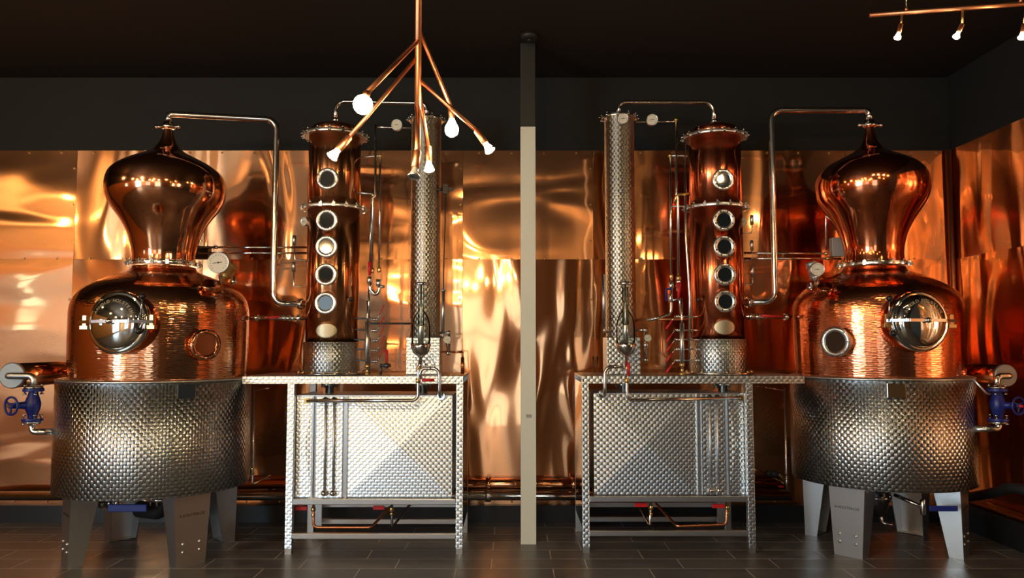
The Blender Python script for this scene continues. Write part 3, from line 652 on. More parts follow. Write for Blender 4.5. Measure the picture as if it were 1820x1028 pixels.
# ------------------------------------------------------------------ tables
def table(S):
    left = S == 'L'; m = -1 if left else 1; YF, YBk = (5.35, 5.98) if left else (5.38, 6.02)
    zt = 1.180
    xo = at(419, 678, YF).x if left else at(1430, 675, YF).x     # overhanging end at the pot still
    if left: xo = -1.822
    xi = at(823.5, 672, YF).x if left else at(1034, 668, YF).x    # end near the post
    xl = at(514, 850, YF).x if left else at(1335, 850, YF).x       # outer leg centre
    a, b = min(xo, xi), max(xo, xi)
    T = thing('work_table', 'dimpled stainless frame table carrying the %s column and condenser' % ('amber' if left else 'red'), 'table', ((a+b)/2, YF+0.3, 0))
    t = 0.047
    # keep clear of the round jacket
    mid_c = Vector((SIDE[S]['XJ'], SIDE[S]['Y'])); clear = abs(mid_c.x)-0.625
    xe = -clear if left else clear
    top = B(); box(top, (min(xe, xi), YF+t, zt-0.012), (max(xe, xi), YBk, zt)); obj('top_plate', top, M['steel_b'], T)
    obj('front_beam', box(B(), (a, YF, zt-t-0.006), (b, YF+t, zt)), M['swirl_flat'], T, bevel=0.002)
    obj('back_beam', box(B(), (min(xe, xi), YBk-t, zt-t), (max(xe, xi), YBk, zt-0.013)), M['steel_b'], T)
    w = t/2; xs = [xl, xi+m*w]
    for i, x in enumerate(xs):
        lg = obj('leg', box(B(), (x-w, YF, 0.035), (x+w, YF+t, zt-t-0.006)), M['swirl_flat'], T, bevel=0.002)
        obj('foot', box(B(), (x-w+0.002, YF+0.002, 0), (x+w-0.002, YF+t-0.002, 0.036)), M['steel_b'], lg)
        x2 = x+(-m*0 if i == 0 else 0)
        lb = obj('leg', box(B(), (x2-w, YBk-t, 0), (x2+w, YBk, zt-t)), M['steel_leg'], T, bevel=0.002)
    x = xi+m*0.003; obj('side_plate', box(B(), (min(x, x-m*0.0)-0.002, YF+t, 0.16), (x+0.002, YBk-t, zt-t)), M['mirror_steel'], T)['label'] = 'polished side plate'
    x0, x1 = min(xs)+w, max(xs)-w
    zr = [at(660, v, YF).z for v in ((893, 954) if left else (888, 949))]
    names = [('upper_rail', YF, zr[0]), ('lower_rail', YF, zr[1]), ('back_upper_rail', YBk-0.04, at(660, 898, YBk-0.04).z), ('back_lower_rail', YBk-0.04, at(660, 928 if left else 924, YBk-0.04).z)]
    for nme, y, z in names: obj('rail', box(B(), (x0, y, z-0.018), (x1, y+0.036, z+0.018)), M['steel_b'], T, bevel=0.003)
    for z in (zr[0],): 
        for y0 in (0,):
            for x in (min(xs), max(xs)): obj('side_rail', box(B(), (x-0.018, YF+t, z-0.018), (x+0.018, YBk-t, z+0.018)), M['steel_b'], T)
    sb = B(); xx = xi-m*0.0
    for z in (0.09, 0.15, 0.23, 0.3): lathe(sb, (xi, YF+0.20, z), [(0.009, 0), (0.006, 0.007)], (-m, 0, 0), 8)
    # channel bracket in the outer back corner
    x = xl-m*0.02; obj('corner_bracket', box(B(), (min(x, x-m*0.08), YBk-0.12, 0.06), (max(x, x-m*0.08), YBk-0.112, 0.40)), M['steel_b'], T)
    sb.free()
    # table-top feet under the column and condenser
    for X in (SIDE[S]['cX'], SIDE[S]['kX']):
        bm = B(); c = Vector((X, 5.6, 0)); lathe(bm, c, [(0.045, zt-0.012), (0.045, zt-0.06), (0.06, zt-0.062), (0.06, zt-0.075), (0.03, zt-0.078), (0.03, zt-0.13)], n=20)
        for k in range(6): aa = 2*PI*k/6; cyl(bm, c+Vector((0.052*math.cos(aa), 0.052*math.sin(aa), zt-0.09)), c+Vector((0.052*math.cos(aa), 0.052*math.sin(aa), zt-0.045)), 0.007, n=6)
        obj('pipe_socket', bm, M['steel'], T)
    return T, x0, x1, zr, YF
TAB = {k: table(k) for k in 'LR'}

# ------------------------------------------------------------------ cooling chests on the lower rail
def chest(S):
    left = S == 'L'; m = -1 if left else 1; T0, x0, x1, zr, YF = TAB[S]
    z0 = zr[0]+0.0185; Yc = YF+0.06; z1 = at(660, 703 if left else 699, Yc).z
    xa = at(526, 800, Yc).x if left else at(1055.5, 800, Yc).x; xb = at(803.5, 800, Yc).x if left else at(1323, 800, Yc).x
    Yc2 = YF+0.5; Yf = YF+0.02
    T = thing('cooling_chest', 'steel cooling chest %s, on the %s table rail' % (('with crossed diagonal creases', 'left') if left else ('with diagonal rows of marks', 'right')), 'cooling tank', ((xa+xb)/2, Yc, z0))
    obj('body', box(B(), (xa+0.004, Yc, z0), (xb-0.004, Yc2, z1-0.006)), M['steel_b'], T)
    def fx(u): return at(u, 800, Yc).x
    def panel(xA, xB, zA, zB, apex, nm='front_panel'):
        bm = B(); y = Yc; v = [Vector((xA, y, zA)), Vector((xB, y, zA)), Vector((xB, y, zB)), Vector((xA, y, zB))]
        vv = [bm.verts.new(p-Vector((0, 0.004, 0))) for p in v]; ww = [bm.verts.new(p) for p in v]; ap = bm.verts.new(((xA+xB)/2, y-0.004-apex, (zA+zB)/2))
        for i in range(4): bm.faces.new((vv[i], vv[(i+1) % 4], ap)); bm.faces.new((vv[i], ww[i], ww[(i+1) % 4], vv[(i+1) % 4]))
        return obj(nm, bm, M['swirl_flat'], T)
    if left: big = (fx(616), xb); nar = (xa, fx(556)); ch = (fx(563), fx(609))
    else: big = (xa, fx(1240)); nar = (fx(1294), xb); ch = (fx(1247), fx(1287))
    panel(*big, z0+0.004, z1-0.002, 0.022 if left else 0.014); panel(*nar, z0+0.004, z1-0.002, 0.006, 'side_panel')
    obj('service_channel', box(B(), (ch[0], Yc-0.012, z0+0.002), (ch[1], Yc-0.0005, z1-0.01)), M['swirl_flat'], T)
    for x in ((big[0], nar[1]) if left else (big[1], nar[0])):
        obj('edge_strip', box(B(), (x-0.006, Yc-0.018, z0+0.001), (x+0.006, Yc-0.0045, z1-0.004)), M['steel_b'], T)
    for f in (0.35, 0.68):
        x = ch[0]+(ch[1]-ch[0])*f; bm = B(); tube(bm, [(x, Yc-0.025, z0+0.03), (x, Yc-0.025, z1-0.03)], 0.008, 0)
        cp = obj('cooling_tube', bm, M['satin'], T)
        for zz in (z0+0.035, z1-0.03): obj('tube_fitting', ball(B(), (x, Yc-0.032, zz), 0.021, 12), M['dark_steel'] if zz > 0.8 else M['steel'], cp)
    obj('lid_edge', box(B(), (xa, Yc-0.006, z1-0.006), (xb, Yc2, z1)), M['steel_b'], T)
    return T, Yc, z0, z1
CH = {k: chest(k) for k in 'LR'}

# ------------------------------------------------------------------ pipes between the vessels
def vapour_pipe(S):
    left = S == 'L'; s = SIDE[S]; m = s['m']; r = 0.0215
    y0, y1, y2 = s['Y'], s['cY']-0.08, s['cY']
    zn = (2.90 if left else 2.965)+0.05
    top = at(299, 203, y0).z if left else at(1530, 196, y0).z
    xc = at(489, 360, y1).x if left else at(1374, 360, y1).x
    zb = at(0, 540 if left else 537, y1).z; xe = s['cX']+m*0.185
    c = Vector((s['X'], y0, 0))
    P = [c+Vector((0, 0, zn)), Vector((s['X'], y0, top)), Vector((xc, y1, top-0.0)), Vector((xc, y1, zb)), Vector((xe, y2-0.03, zb))]
    T = thing('vapour_pipe', 'thick steel vapour pipe arching from the %s pot still helmet down to the %s column' % (('left', 'amber') if left else ('right', 'red')), 'pipe', P[0])
    obj('pipe', tube(B(), P, r, 0.075, 18), M['steel'], T)
    e = P[-1]; ff = lathe(B(), e+Vector((m*0.035, 0, 0)), [(0.04, -0.014), (0.04, 0.014)], (1, 0, 0), 20)
    for k in range(4): a = PI/4+k*PI/2; cyl(ff, e+Vector((m*0.035-0.022, 0.033*math.cos(a), 0.033*math.sin(a))), e+Vector((m*0.035+0.022, 0.033*math.cos(a), 0.033*math.sin(a))), 0.006, n=6)
    obj('flange', ff, M['steel'], T)
vapour_pipe('L'); vapour_pipe('R')

def cross_pipe(S):
    left = S == 'L'; s = SIDE[S]; z0 = at(0, 210, s['cY']).z; top = at(0, 180 if left else 182, s['cY']).z
    zf2 = at(0, 228 if left else 230, s['cY']-0.23).z+0.115; z1 = at(0, 207 if left else 203, s['kY']-0.1).z+0.031
    a, b = Vector((s['cX'], s['cY'], 0)), Vector((s['kX'], s['kY'], 0)); k = Vector((0.0, 0, 0))
    T = thing('crossover_pipe', 'thin steel pipe arching from the %s column top over to its condenser' % ('amber' if left else 'red'), 'pipe', a+Vector((0, 0, zf2)))
    obj('pipe', tube(B(), [a+Vector((0, 0, zf2)), a+Vector((0, 0, top)), b+Vector((0, 0, top)), b+Vector((0, 0, z1))], 0.0155, 0.07, 14), M['steel'], T)
    bm = union(B(), a+Vector((0, 0, zf2+0.01)), (0, 0, 1), 0.026, 0.03); obj('union', bm, M['steel'], T)
cross_pipe('L'); cross_pipe('R')

def twin_lines(S):
    left = S == 'L'; s = SIDE[S]; m = s['m']; Y = 5.78
    T = thing('coolant_lines', 'pair of thin horizontal steel lines from the %s pot still helmet to the %s column' % (('left', 'amber') if left else ('right', 'red')), 'pipe', (s['cX']+m*0.17, Y, 2.0))
    ends = [((545, 440), (352, 440)), ((545, 450), (352, 450))] if left else [((1322, 450), (1468, 451)), ((1322, 460), (1495, 460))]
    for (a, b) in ends: obj('pipe', tube(B(), [at(*a, Y), at(*b, Y)], 0.0085, 0, 10), M['steel'], T)
    if not left:
        bm = B(); tube(bm, [at(1468, 451, Y), at(1468, 385, Y), at(1468, 372, Y)], 0.0075, 0); obj('riser', bm, M['steel'], T)
        obj('elbow', ball(B(), at(1468, 451, Y), 0.016, 10), M['brass'], T)
        q = at(1487, 440, 5.85); obj('control_box', box(B(), q-Vector((0.045, 0.03, 0.07)), q+Vector((0.045, 0.03, 0.07))), M['grey_case'], T, bevel=0.006)
        obj('union', union(B(), at(1474, 460, Y), (1, 0, 0), 0.014, 0.05), M['brass'], T)
    else:
        q = at(362, 450, 5.85); obj('actuator', box(B(), q-Vector((0.05, 0.03, 0.05)), q+Vector((0.05, 0.03, 0.05))), M['black'], T, bevel=0.006)
        obj('union', union(B(), at(383, 440, Y), (1, 0, 0), 0.014, 0.03), M['steel'], T)
twin_lines('L'); twin_lines('R')

def sample_cocks(S):
    left = S == 'L'; s = SIDE[S]; m = s['m']; Y = 5.66
    rows = [((523, 423), (524, 462), (541, 464)), ((522, 470), (522, 509), (541, 510))] if left else [((1336, 387), (1337, 414), (1322, 416)), ((1336, 432), (1337, 462), (1322, 463)), ((1337, 479), (1338, 505), (1323, 507))]
    nm = (['upper', 'lower'] if left else ['topmost', 'middle', 'lowest'])
    for i, (a, b, c) in enumerate(rows):
        a, b, c = at(*a, Y), at(*b, Y), at(*c, Y)
        T = thing('breather_tube', '%s small L-shaped breather tube on the %s side of the %s column' % (nm[i], 'left' if left else 'right', 'amber' if left else 'red'), 'tube', c, 'breather tubes on the %s column' % ('amber' if left else 'red'))
        e = Vector((s['cX']+m*0.18, Y, c.z))
        obj('tube', tube(B(), [a, b, e], 0.0045, 0.015, 8), M['steel'], T)
        obj('cap', lathe(B(), a+Vector((0, 0, -0.055)), [(0.013, 0), (0.013, 0.07), (0.008, 0.073)], n=14), M['steel_b'], T)
sample_cocks('L'); sample_cocks('R')

def return_line(S):
    left = S == 'L'; s = SIDE[S]; m = s['m']
    z = at(0, 566 if left else 563, s['cY']-0.05).z; Y = s['cY']-0.05
    x0 = s['cX']+m*0.18; x1 = s['X']-m*0.565
    T = thing('return_line', 'short steel return line with red lever between the %s column and pot still' % ('amber' if left else 'red'), 'pipe', (x0, Y, z))
    yk = s['Y']+0.1
    obj('pipe', tube(B(), [(x0, Y, z), (x1, yk, z)], 0.015, 0, 12), M['steel'], T)
    d = Vector((x1-x0, yk-Y, 0)); dn = d.normalized()
    for k in (0.12, 0.88):
        obj('flange', lathe(B(), Vector((x0, Y, z))+d*k, [(0.024, -0.014), (0.028, -0.01), (0.028, 0.01), (0.024, 0.014)], dn, 16), M['steel'], T)
    v = ball_valve(T, Vector((x0, Y, z))+d*(0.30 if left else 0.28), dn, 0.021)
    a = Vector((x0, Y-0.03, z+0.006))+d*(0.45 if left else 0.34); b = Vector((x0, Y-0.03, z))+d*(0.68 if left else 0.80)
    bm = B(); cyl(bm, a, b, 0.010, 0.007, 10); obj('lever', bm, M['red'], v)['label'] = 'red lever grip'
return_line('L'); return_line('R')

def steam_jacket_pipe(S):
    """thin vertical riser close to the jacket"""
    left = S == 'L'; Y = 5.72 if left else 5.9
    u = 451 if left else 1395
    a, b = at(u, 690, Y), at(u-(2 if left else -3), 862, Y)
    T = thing('riser_pipe', 'slender vertical riser pipe beside the jacket of the %s pot still' % ('left' if left else 'right'), 'pipe', b)
    wallp = Vector((b.x, WY-0.02, b.z))
    obj('pipe', tube(B(), [a, b, b+Vector((0, 0.4, 0))], 0.009, 0.02, 10), M['steel'], T)
    obj('support_clip', tube(B(), [a+Vector((0, 0, -0.02)), Vector((a.x, 6.34, a.z-0.02))], 0.005, 0, 8), M['steel'], T)
    if left:
        obj('union', union(B(), at(448, 838, Y), (0, 0, 1), 0.016, 0.05), M['steel'], T)
    else:
        q = at(1386, 845, Y-0.05); bm = B(); tube(bm, [b, q, q+Vector((-0.07, 0, 0.005))], 0.013, 0.01); obj('tap', bm, M['brass'], T)
        obj('outlet', tube(B(), [at(1398, 842, Y-0.06), at(1398, 872, Y-0.06)], 0.010, 0), M['steel'], T)
        bm = B(); q = at(1374, 843, Y-0.06); ball(bm, q, 0.035, 12, (1.3, 1, 0.8)); ball(bm, q+Vector((-0.035, -0.01, 0.005)), 0.028, 12); obj('flex_joint', bm, M['rubber'], T)
        bm = B(); cyl(bm, at(1384, 865, Y-0.06), at(1393, 866, Y-0.06), 0.007, n=8); obj('lever', bm, M['red'], T)
steam_jacket_pipe('L'); steam_jacket_pipe('R')

# ---- valve risers and manifold between column and condenser
def manifold(S):
    left = S == 'L'; s = SIDE[S]; m = s['m']; Y = 5.52
    xm = (653, 1212)[not left]
    a, b = at(xm, 572 if left else 575, Y), at(xm, 652 if left else 650, Y)
    T = thing('valve_manifold', 'vertical steel manifold with five red-levered taps beside the %s column' % ('amber' if left else 'red'), 'valve manifold', (b.x, Y, 1.18))
    obj('pipe', tube(B(), [b, a], 0.016, 0, 14), M['steel_b'], T)
    bt = B(); lathe(bt, Vector((b.x, Y, 1.18)), [(0.018, 0), (0.018, 0.012), (0.01, 0.014), (0.01, b.z-1.19), (0.018, b.z-1.188), (0.018, b.z-1.165)], n=12); obj('foot_union', bt, M['brass'], T)
    vs = [566, 586, 604, 621, 641] if left else [563, 587, 604, 621, 641]
    for i, v in enumerate(vs):
        p = at(xm, v, Y); xx = s['cX']-m*0.17
        obj('branch', tube(B(), [p, Vector((xx, Y+0.06, p.z)), Vector((xx+m*0.06, s['cY'], p.z))], 0.006, 0.02, 8), M['dark_steel'] if left else M['steel'], T)
        q = at(xm+(13 if left else -8), v+(2 if left else 0), Y); vv = ball_valve(T, q, (1, 0, 0), 0.011, 'tap')
        tip = at(683, v-24, Y-0.02) if left else at(xm-28, v+22, Y-0.03)
        st = q+Vector((-m*0.02, -0.01, 0.0))
        bm = B(); cyl(bm, st, st.lerp(tip, 0.35), 0.004, n=6); l = obj('lever', bm, M['steel'], vv)
        obj('grip', cyl(B(), st.lerp(tip, 0.30), tip, 0.0035 if left else 0.006, 0.0045 if left else 0.0095, 8), M['red'], l)['label'] = 'red grip'
    obj('tie_pipe', tube(B(), [a, a+Vector((0, 0, 0.03)), at(xm+(0 if left else -1), 535 if left else 530, Y)], 0.008, 0, 8), M['steel'], T)
manifold('L'); manifold('R')

def risers(S):
    left = S == 'L'; s = SIDE[S]; m = s['m']; Y = 5.58
    T = thing('coolant_risers', 'cluster of slim vertical coolant pipes with valves between the %s column and its condenser' % ('amber' if left else 'red'), 'pipe', at(665 if left else 1205, 500, Y))
    if left:
        lines = [([(668, 222), (667, 350), (663, 352), (661, 480)], 0.0085), ([(676, 277), (674, 480)], 0.0075), ([(660, 352), (657, 478)], 0.006)]
        for pts, r in lines: obj('pipe', tube(B(), [at(u, v, Y) for u, v in pts], r, 0.01, 10), M['steel'], T)
        br = B(); ball(br, at(676, 277, Y), 0.014, 10); ball(br, at(663, 347, Y), 0.014, 10); union(br, at(674, 480, Y), (0, 0, 1), 0.015, 0.035); union(br, at(662, 482, Y), (0, 0, 1), 0.015, 0.035); obj('brass_fittings', br, M['brass'], T)
        obj('bracket', tube(B(), [at(636, 343, Y), at(663, 345, Y)], 0.01, 0), M['steel_b'], T)
        obj('bracket', tube(B(), [at(676, 277, Y), (s['cX']-m*0.15, s['cY'], at(676, 277, Y).z)], 0.007, 0), M['steel_b'], T)
        bm = B(); tube(bm, [at(657, 492, Y), at(658, 515, Y), at(668, 525, Y), at(674, 517, Y), at(674, 500, Y)], 0.014, 0.03, 12); union(bm, at(657, 498, Y), (0, 0, 1), 0.02, 0.05); union(bm, at(673, 503, Y), (0, 0, 1), 0.022, 0.05)
        tube(bm, [at(672, 510, Y), at(684, 510, Y)], 0.01, 0); tube(bm, [at(656, 515, Y), at(656, 566, Y)], 0.009, 0)
        v = obj('valve', bm, M['steel'], T); obj('lever', cyl(B(), at(657, 490, Y-0.03), at(657, 466, Y-0.03), 0.010, 0.013, 10), M['red'], v)['label'] = 'red lever grip'
        obj('cross_line', tube(B(), [at(655, 575, Y+0.02), Vector((s['kX']-0.10, s['kY']-0.02, at(655, 575, Y+0.02).z))], 0.007, 0, 8), M['dark_steel'], T)
        g = at(706, 224, Y); obj('gauge_line', tube(B(), [at(670, 226, Y), at(732, 228, Y+0.08)], 0.006, 0, 8), M['steel'], T); gauge(T, g-Vector((0, 0.03, 0)), (0, -1, 0), 0.040)
        bm = B(); q = at(687, 650, Y); tube(bm, [q+Vector((-0.045, 0, 0)), q+Vector((0.03, 0, 0))], 0.012, 0); ball(bm, q, 0.02, 10); tube(bm, [q+Vector((-0.04, 0, 0)), Vector((q.x-0.04, q.y, 1.18))], 0.008, 0)
        v = obj('valve', bm, M['dark_steel'], T); obj('lever', cyl(B(), q+Vector((0, 0, 0.01)), at(687, 622, Y), 0.006, 0.012, 10), M['red'], v)['label'] = 'red lever grip'
        obj('floor_line', tube(B(), [at(657, 600, Y+0.1), Vector((at(657, 600, Y+0.1).x, Y+0.1, 1.18))], 0.008, 0), M['steel_b'], T)
    else:
        lines = [([(1201.5, 213), (1202, 345), (1205, 352), (1206, 492)], 0.0095), ([(1191, 277), (1193, 488)], 0.0085), ([(1217, 250), (1219, 420), (1226, 530), (1226, 655)], 0.0085)]
        for pts, r in lines: obj('pipe', tube(B(), [at(u, v, Y) for u, v in pts], r, 0.01, 10), M['steel'], T)
        br = B(); ball(br, at(1201.5, 213, Y), 0.015, 10); ball(br, at(1191, 277, Y), 0.014, 10); tube(br, [at(1200, 360, Y), at(1203, 346, Y), at(1226, 345, Y)], 0.012, 0.02); union(br, at(1206, 495, Y), (0, 0, 1), 0.018, 0.03); union(br, at(1193, 492, Y), (0, 0, 1), 0.015, 0.03); obj('brass_fittings', br, M['brass'], T)
        obj('bracket', tube(B(), [at(1191, 277, Y), at(1222, 277, Y)], 0.007, 0), M['steel_b'], T)
        obj('bracket', tube(B(), [at(1195, 367, Y), at(1222, 367, Y)], 0.006, 0), M['steel_b'], T)
        bm = B(); tube(bm, [at(1193, 495, Y), at(1193, 545, Y), at(1192, 558, Y), at(1176, 564, Y), at(1150, 570, Y)], 0.0105, 0.03, 10); union(bm, at(1193, 508, Y), (0, 0, 1), 0.019, 0.05); union(bm, at(1192, 530, Y), (0, 0, 1), 0.017, 0.06); tube(bm, [at(1194, 535, Y), at(1208, 530, Y), at(1210, 560, Y)], 0.009, 0.02)
        v = obj('valve', bm, M['steel'], T)
        bl = B(); tube(bl, [at(1193, 514, Y-0.03), at(1184, 514, Y-0.03), at(1184, 535, Y-0.03)], 0.007, 0.01, 8); obj('lever', bl, M['blue_grip'], v)['label'] = 'blue lever grip'
        v2 = ball_valve(T, at(1206, 508, Y), (0, 0, 1), 0.018); obj('lever', cyl(B(), at(1207, 503, Y-0.04), at(1206, 530, Y-0.05), 0.014, 0.008, 10), M['red'], v2)['label'] = 'red lever grip'
        obj('cross_line', tube(B(), [Vector((s['kX']+0.10, s['kY']-0.02, at(655, 569, Y).z)), at(1176, 568, Y), at(1226, 568, Y)], 0.008, 0, 8), M['copper_pipe'], T)
        obj('drop_line', tube(B(), [at(1176, 570, Y), at(1176, 628, Y), at(1184, 634, Y), at(1196, 634, Y)], 0.009, 0.03, 10), M['copper_pipe'], T)
        g = at(1158, 215, Y); obj('gauge_line', tube(B(), [at(1130, 217, Y+0.08), at(1201, 216, Y)], 0.006, 0, 8), M['steel'], T); gauge(T, g-Vector((0, 0.03, 0)), (0, -1, 0), 0.042)
risers('L'); risers('R')

# ---- spirit safe (glass bell) with its pipework on the chest
def spirit_safe(S):
    left = S == 'L'; s = SIDE[S]; m = s['m']; Y = 5.28; u = 748 if left else 1112; dv = 0 if left else -1
    T = thing('spirit_safe', 'glass bell over a steel bowl in front of the %s condenser' % ('left' if left else 'right'), 'spirit safe', at(u, 655, Y))
    def Z(v): return at(u, v+dv, Y).z
    c = Vector((at(u, 600, Y).x, Y, 0)); rb = 0.066
    bm = lathe(B(), c, [(0.012, Z(655)), (0.012, Z(636)), (0.02, Z(634)), (0.05, Z(628)), (rb*0.96, Z(619)), (rb+0.002, Z(612)), (rb-0.004, Z(611)), (rb*0.8, Z(622)), (0.01, Z(628))], n=36); obj('bowl', bm, M['steel'], T)
    gl = [(rb-0.004, Z(612)), (rb-0.003, Z(585)), (rb-0.006, Z(574)), (0.045, Z(562)), (0.025, Z(555)), (0.016, Z(549)), (0.014, Z(542))]
    o = obj('glass_bell', lathe(B(), c, smooth(gl, 1), n=36, caps=False), M['glass'], T); sd = o.modifiers.new('wall', 'SOLIDIFY'); sd.thickness = 0.003
    obj('inner_tube', lathe(B(), c, [(0.019, Z(612)), (0.019, Z(580)), (0.016, Z(578))], n=20), M['steel_bright'], T)
    o = obj('hydrometer_glass', lathe(B(), c, [(0.021, Z(578)), (0.021, Z(512))], n=20, caps=False), M['glass'], T); sd = o.modifiers.new('wall', 'SOLIDIFY'); sd.thickness = 0.002
    obj('spindle', cyl(B(), c+Vector((0, 0, Z(612))), c+Vector((0, 0, Z(508))), 0.006, n=8), M['steel_bright'], T)
    obj('top_plate', lathe(B(), c, [(0.048, Z(508)), (0.05, Z(506)), (0.05, Z(503)), (0.03, Z(502))], n=28), M['steel'], T)
    # stem with branches down to the long return pipe
    uu = 743 if left else 1114
    xe = at(545, 713, Y) if left else at(1316, 708, Y)
    jx = at(uu, 700, Y)
    bm = tube(B(), [c+Vector((0, 0, Z(640))), at(uu+(1 if left else -1), 655, Y), at(uu, 690, Y), at(uu, 712 if left else 712, Y), xe], 0.0115, 0.045, 14)
    obj('return_pipe', bm, M['steel'], T)
    bm = B(); union(bm, at(uu, 677, Y), (0, 0, 1), 0.019, 0.03); union(bm, at(uu, 655, Y), (0, 0, 1), 0.016, 0.02); lathe(bm, xe, [(0.02, -0.005), (0.02, 0.005)], (0, -1, 0), 16)
    obj('unions', bm, M['brass'], T)
    tube_to = Vector((xe.x, CH[S][1]+0.0, xe.z)); obj('chest_inlet', tube(B(), [xe+Vector((0, 0.0, 0)), tube_to], 0.0115, 0), M['steel'], T)
    o2 = (747, 781) if left else (1113, 1075); vt = 655 if left else 652; vb = 706 if left else 702
    e = at(o2[1], vb, Y); bm = tube(B(), [at(o2[0], 674, Y), at(o2[0], vt, Y), at(o2[1], vt, Y), e, Vector((e.x, CH[S][1], e.z-0.004))], 0.0115, 0.05, 14)
    obj('swan_neck', bm, M['steel'], T)
    obj('wall_flange', lathe(B(), (e.x, CH[S][1]-0.008, e.z-0.002), [(0.03, 0), (0.026, 0.008)], (0, -1, 0), 20), M['steel'], T)
    bm = B(); tm = at((o2[0]+o2[1])/2, vt, Y); union(bm, tm, (1, 0, 0), 0.016, 0.02)
    for sg in (-1, 1): cyl(bm, tm+Vector((sg*0.03, 0, 0.0)), tm+Vector((sg*0.03, 0, 0.03)), 0.006, n=8)
    obj('clip', bm, M['steel'], T)
    if left: p, q = at(750, 676, Y-0.02), at(772, 676, Y-0.02)
    else: p, q = at(1117, 645, Y-0.02), at(1117, 668, Y-0.02)
    obj('lever', tube(B(), [p, q], 0.010, 0, 10), M['red'], T)['label'] = 'red lever grip'
spirit_safe('L'); spirit_safe('R')

# ---- copper drain lines hanging below each chest
def drains(S):
    left = S == 'L'; Y = 5.45; rail = TAB[S][3][0]-0.018
    def A(u, v, y=Y): return at(u, v, y)
    if left: P1 = [(557, 905), (557, 938), (660, 938), (693, 902)]; P2 = [(696, 900), (697, 938), (729, 897)]; lv = [(525, 547, 904), (663, 684, 903)]; bl = (700, 926)
    else: P1 = [(1292, 905), (1291, 933), (1203, 936), (1166, 896)]; P2 = [(1157, 900), (1155, 935), (1134, 898)]; lv = [(1128, 1150, 898), (1266, 1287, 900)]; bl = (1156, 912)
    T = thing('drain_pipe', 'copper drain line bent in a U below the %s cooling chest' % ('left' if left else 'right'), 'pipe', A(*P1[0]))
    top = A(*P1[0]); top.z = rail
    pts = [top]+[A(*p) for p in P1[1:3]]+[A(*P1[3], 5.75)]
    obj('pipe', tube(B(), pts, 0.010, 0.03, 12), M['copper_pipe'], T)
    bm = B()
    for z in (0.05, 0.09): union(bm, top-Vector((0, 0, z)), (0, 0, 1), 0.013 if z > 0.06 else 0.017, 0.025)
    v = obj('valve', bm, M['brass'], T)
    k = lv[0] if left else lv[1]
    bm = box(B(), A(k[0], k[2]+4, Y-0.035), A(k[1], k[2]-4, Y-0.02)); obj('lever', bm, M['red'], v, bevel=0.003)['label'] = 'red lever grip'
    T = thing('drain_pipe', 'straight steel drain stub with a red lever under the middle of the %s cooling chest' % ('left' if left else 'right'), 'pipe', A(*P2[0]))
    top = A(*P2[0]); top.z = rail
    obj('pipe', tube(B(), [top, A(*P2[1]), A(*P2[2], 5.75)], 0.009, 0.012, 12), M['dark_steel'] if left else M['steel'], T)
    bm = B(); union(bm, top-Vector((0, 0, 0.05)), (0, 0, 1), 0.017, 0.03); union(bm, A(P2[0][0], 914), (0, 0, 1), 0.014, 0.02); v = obj('valve', bm, M['brass'], T)
    k = lv[1] if left else lv[0]
    bm = box(B(), A(k[0], k[2]+4, Y-0.035), A(k[1], k[2]-4, Y-0.02)); obj('lever', bm, M['red'], v, bevel=0.003)['label'] = 'red lever grip'
drains('L'); drains('R')

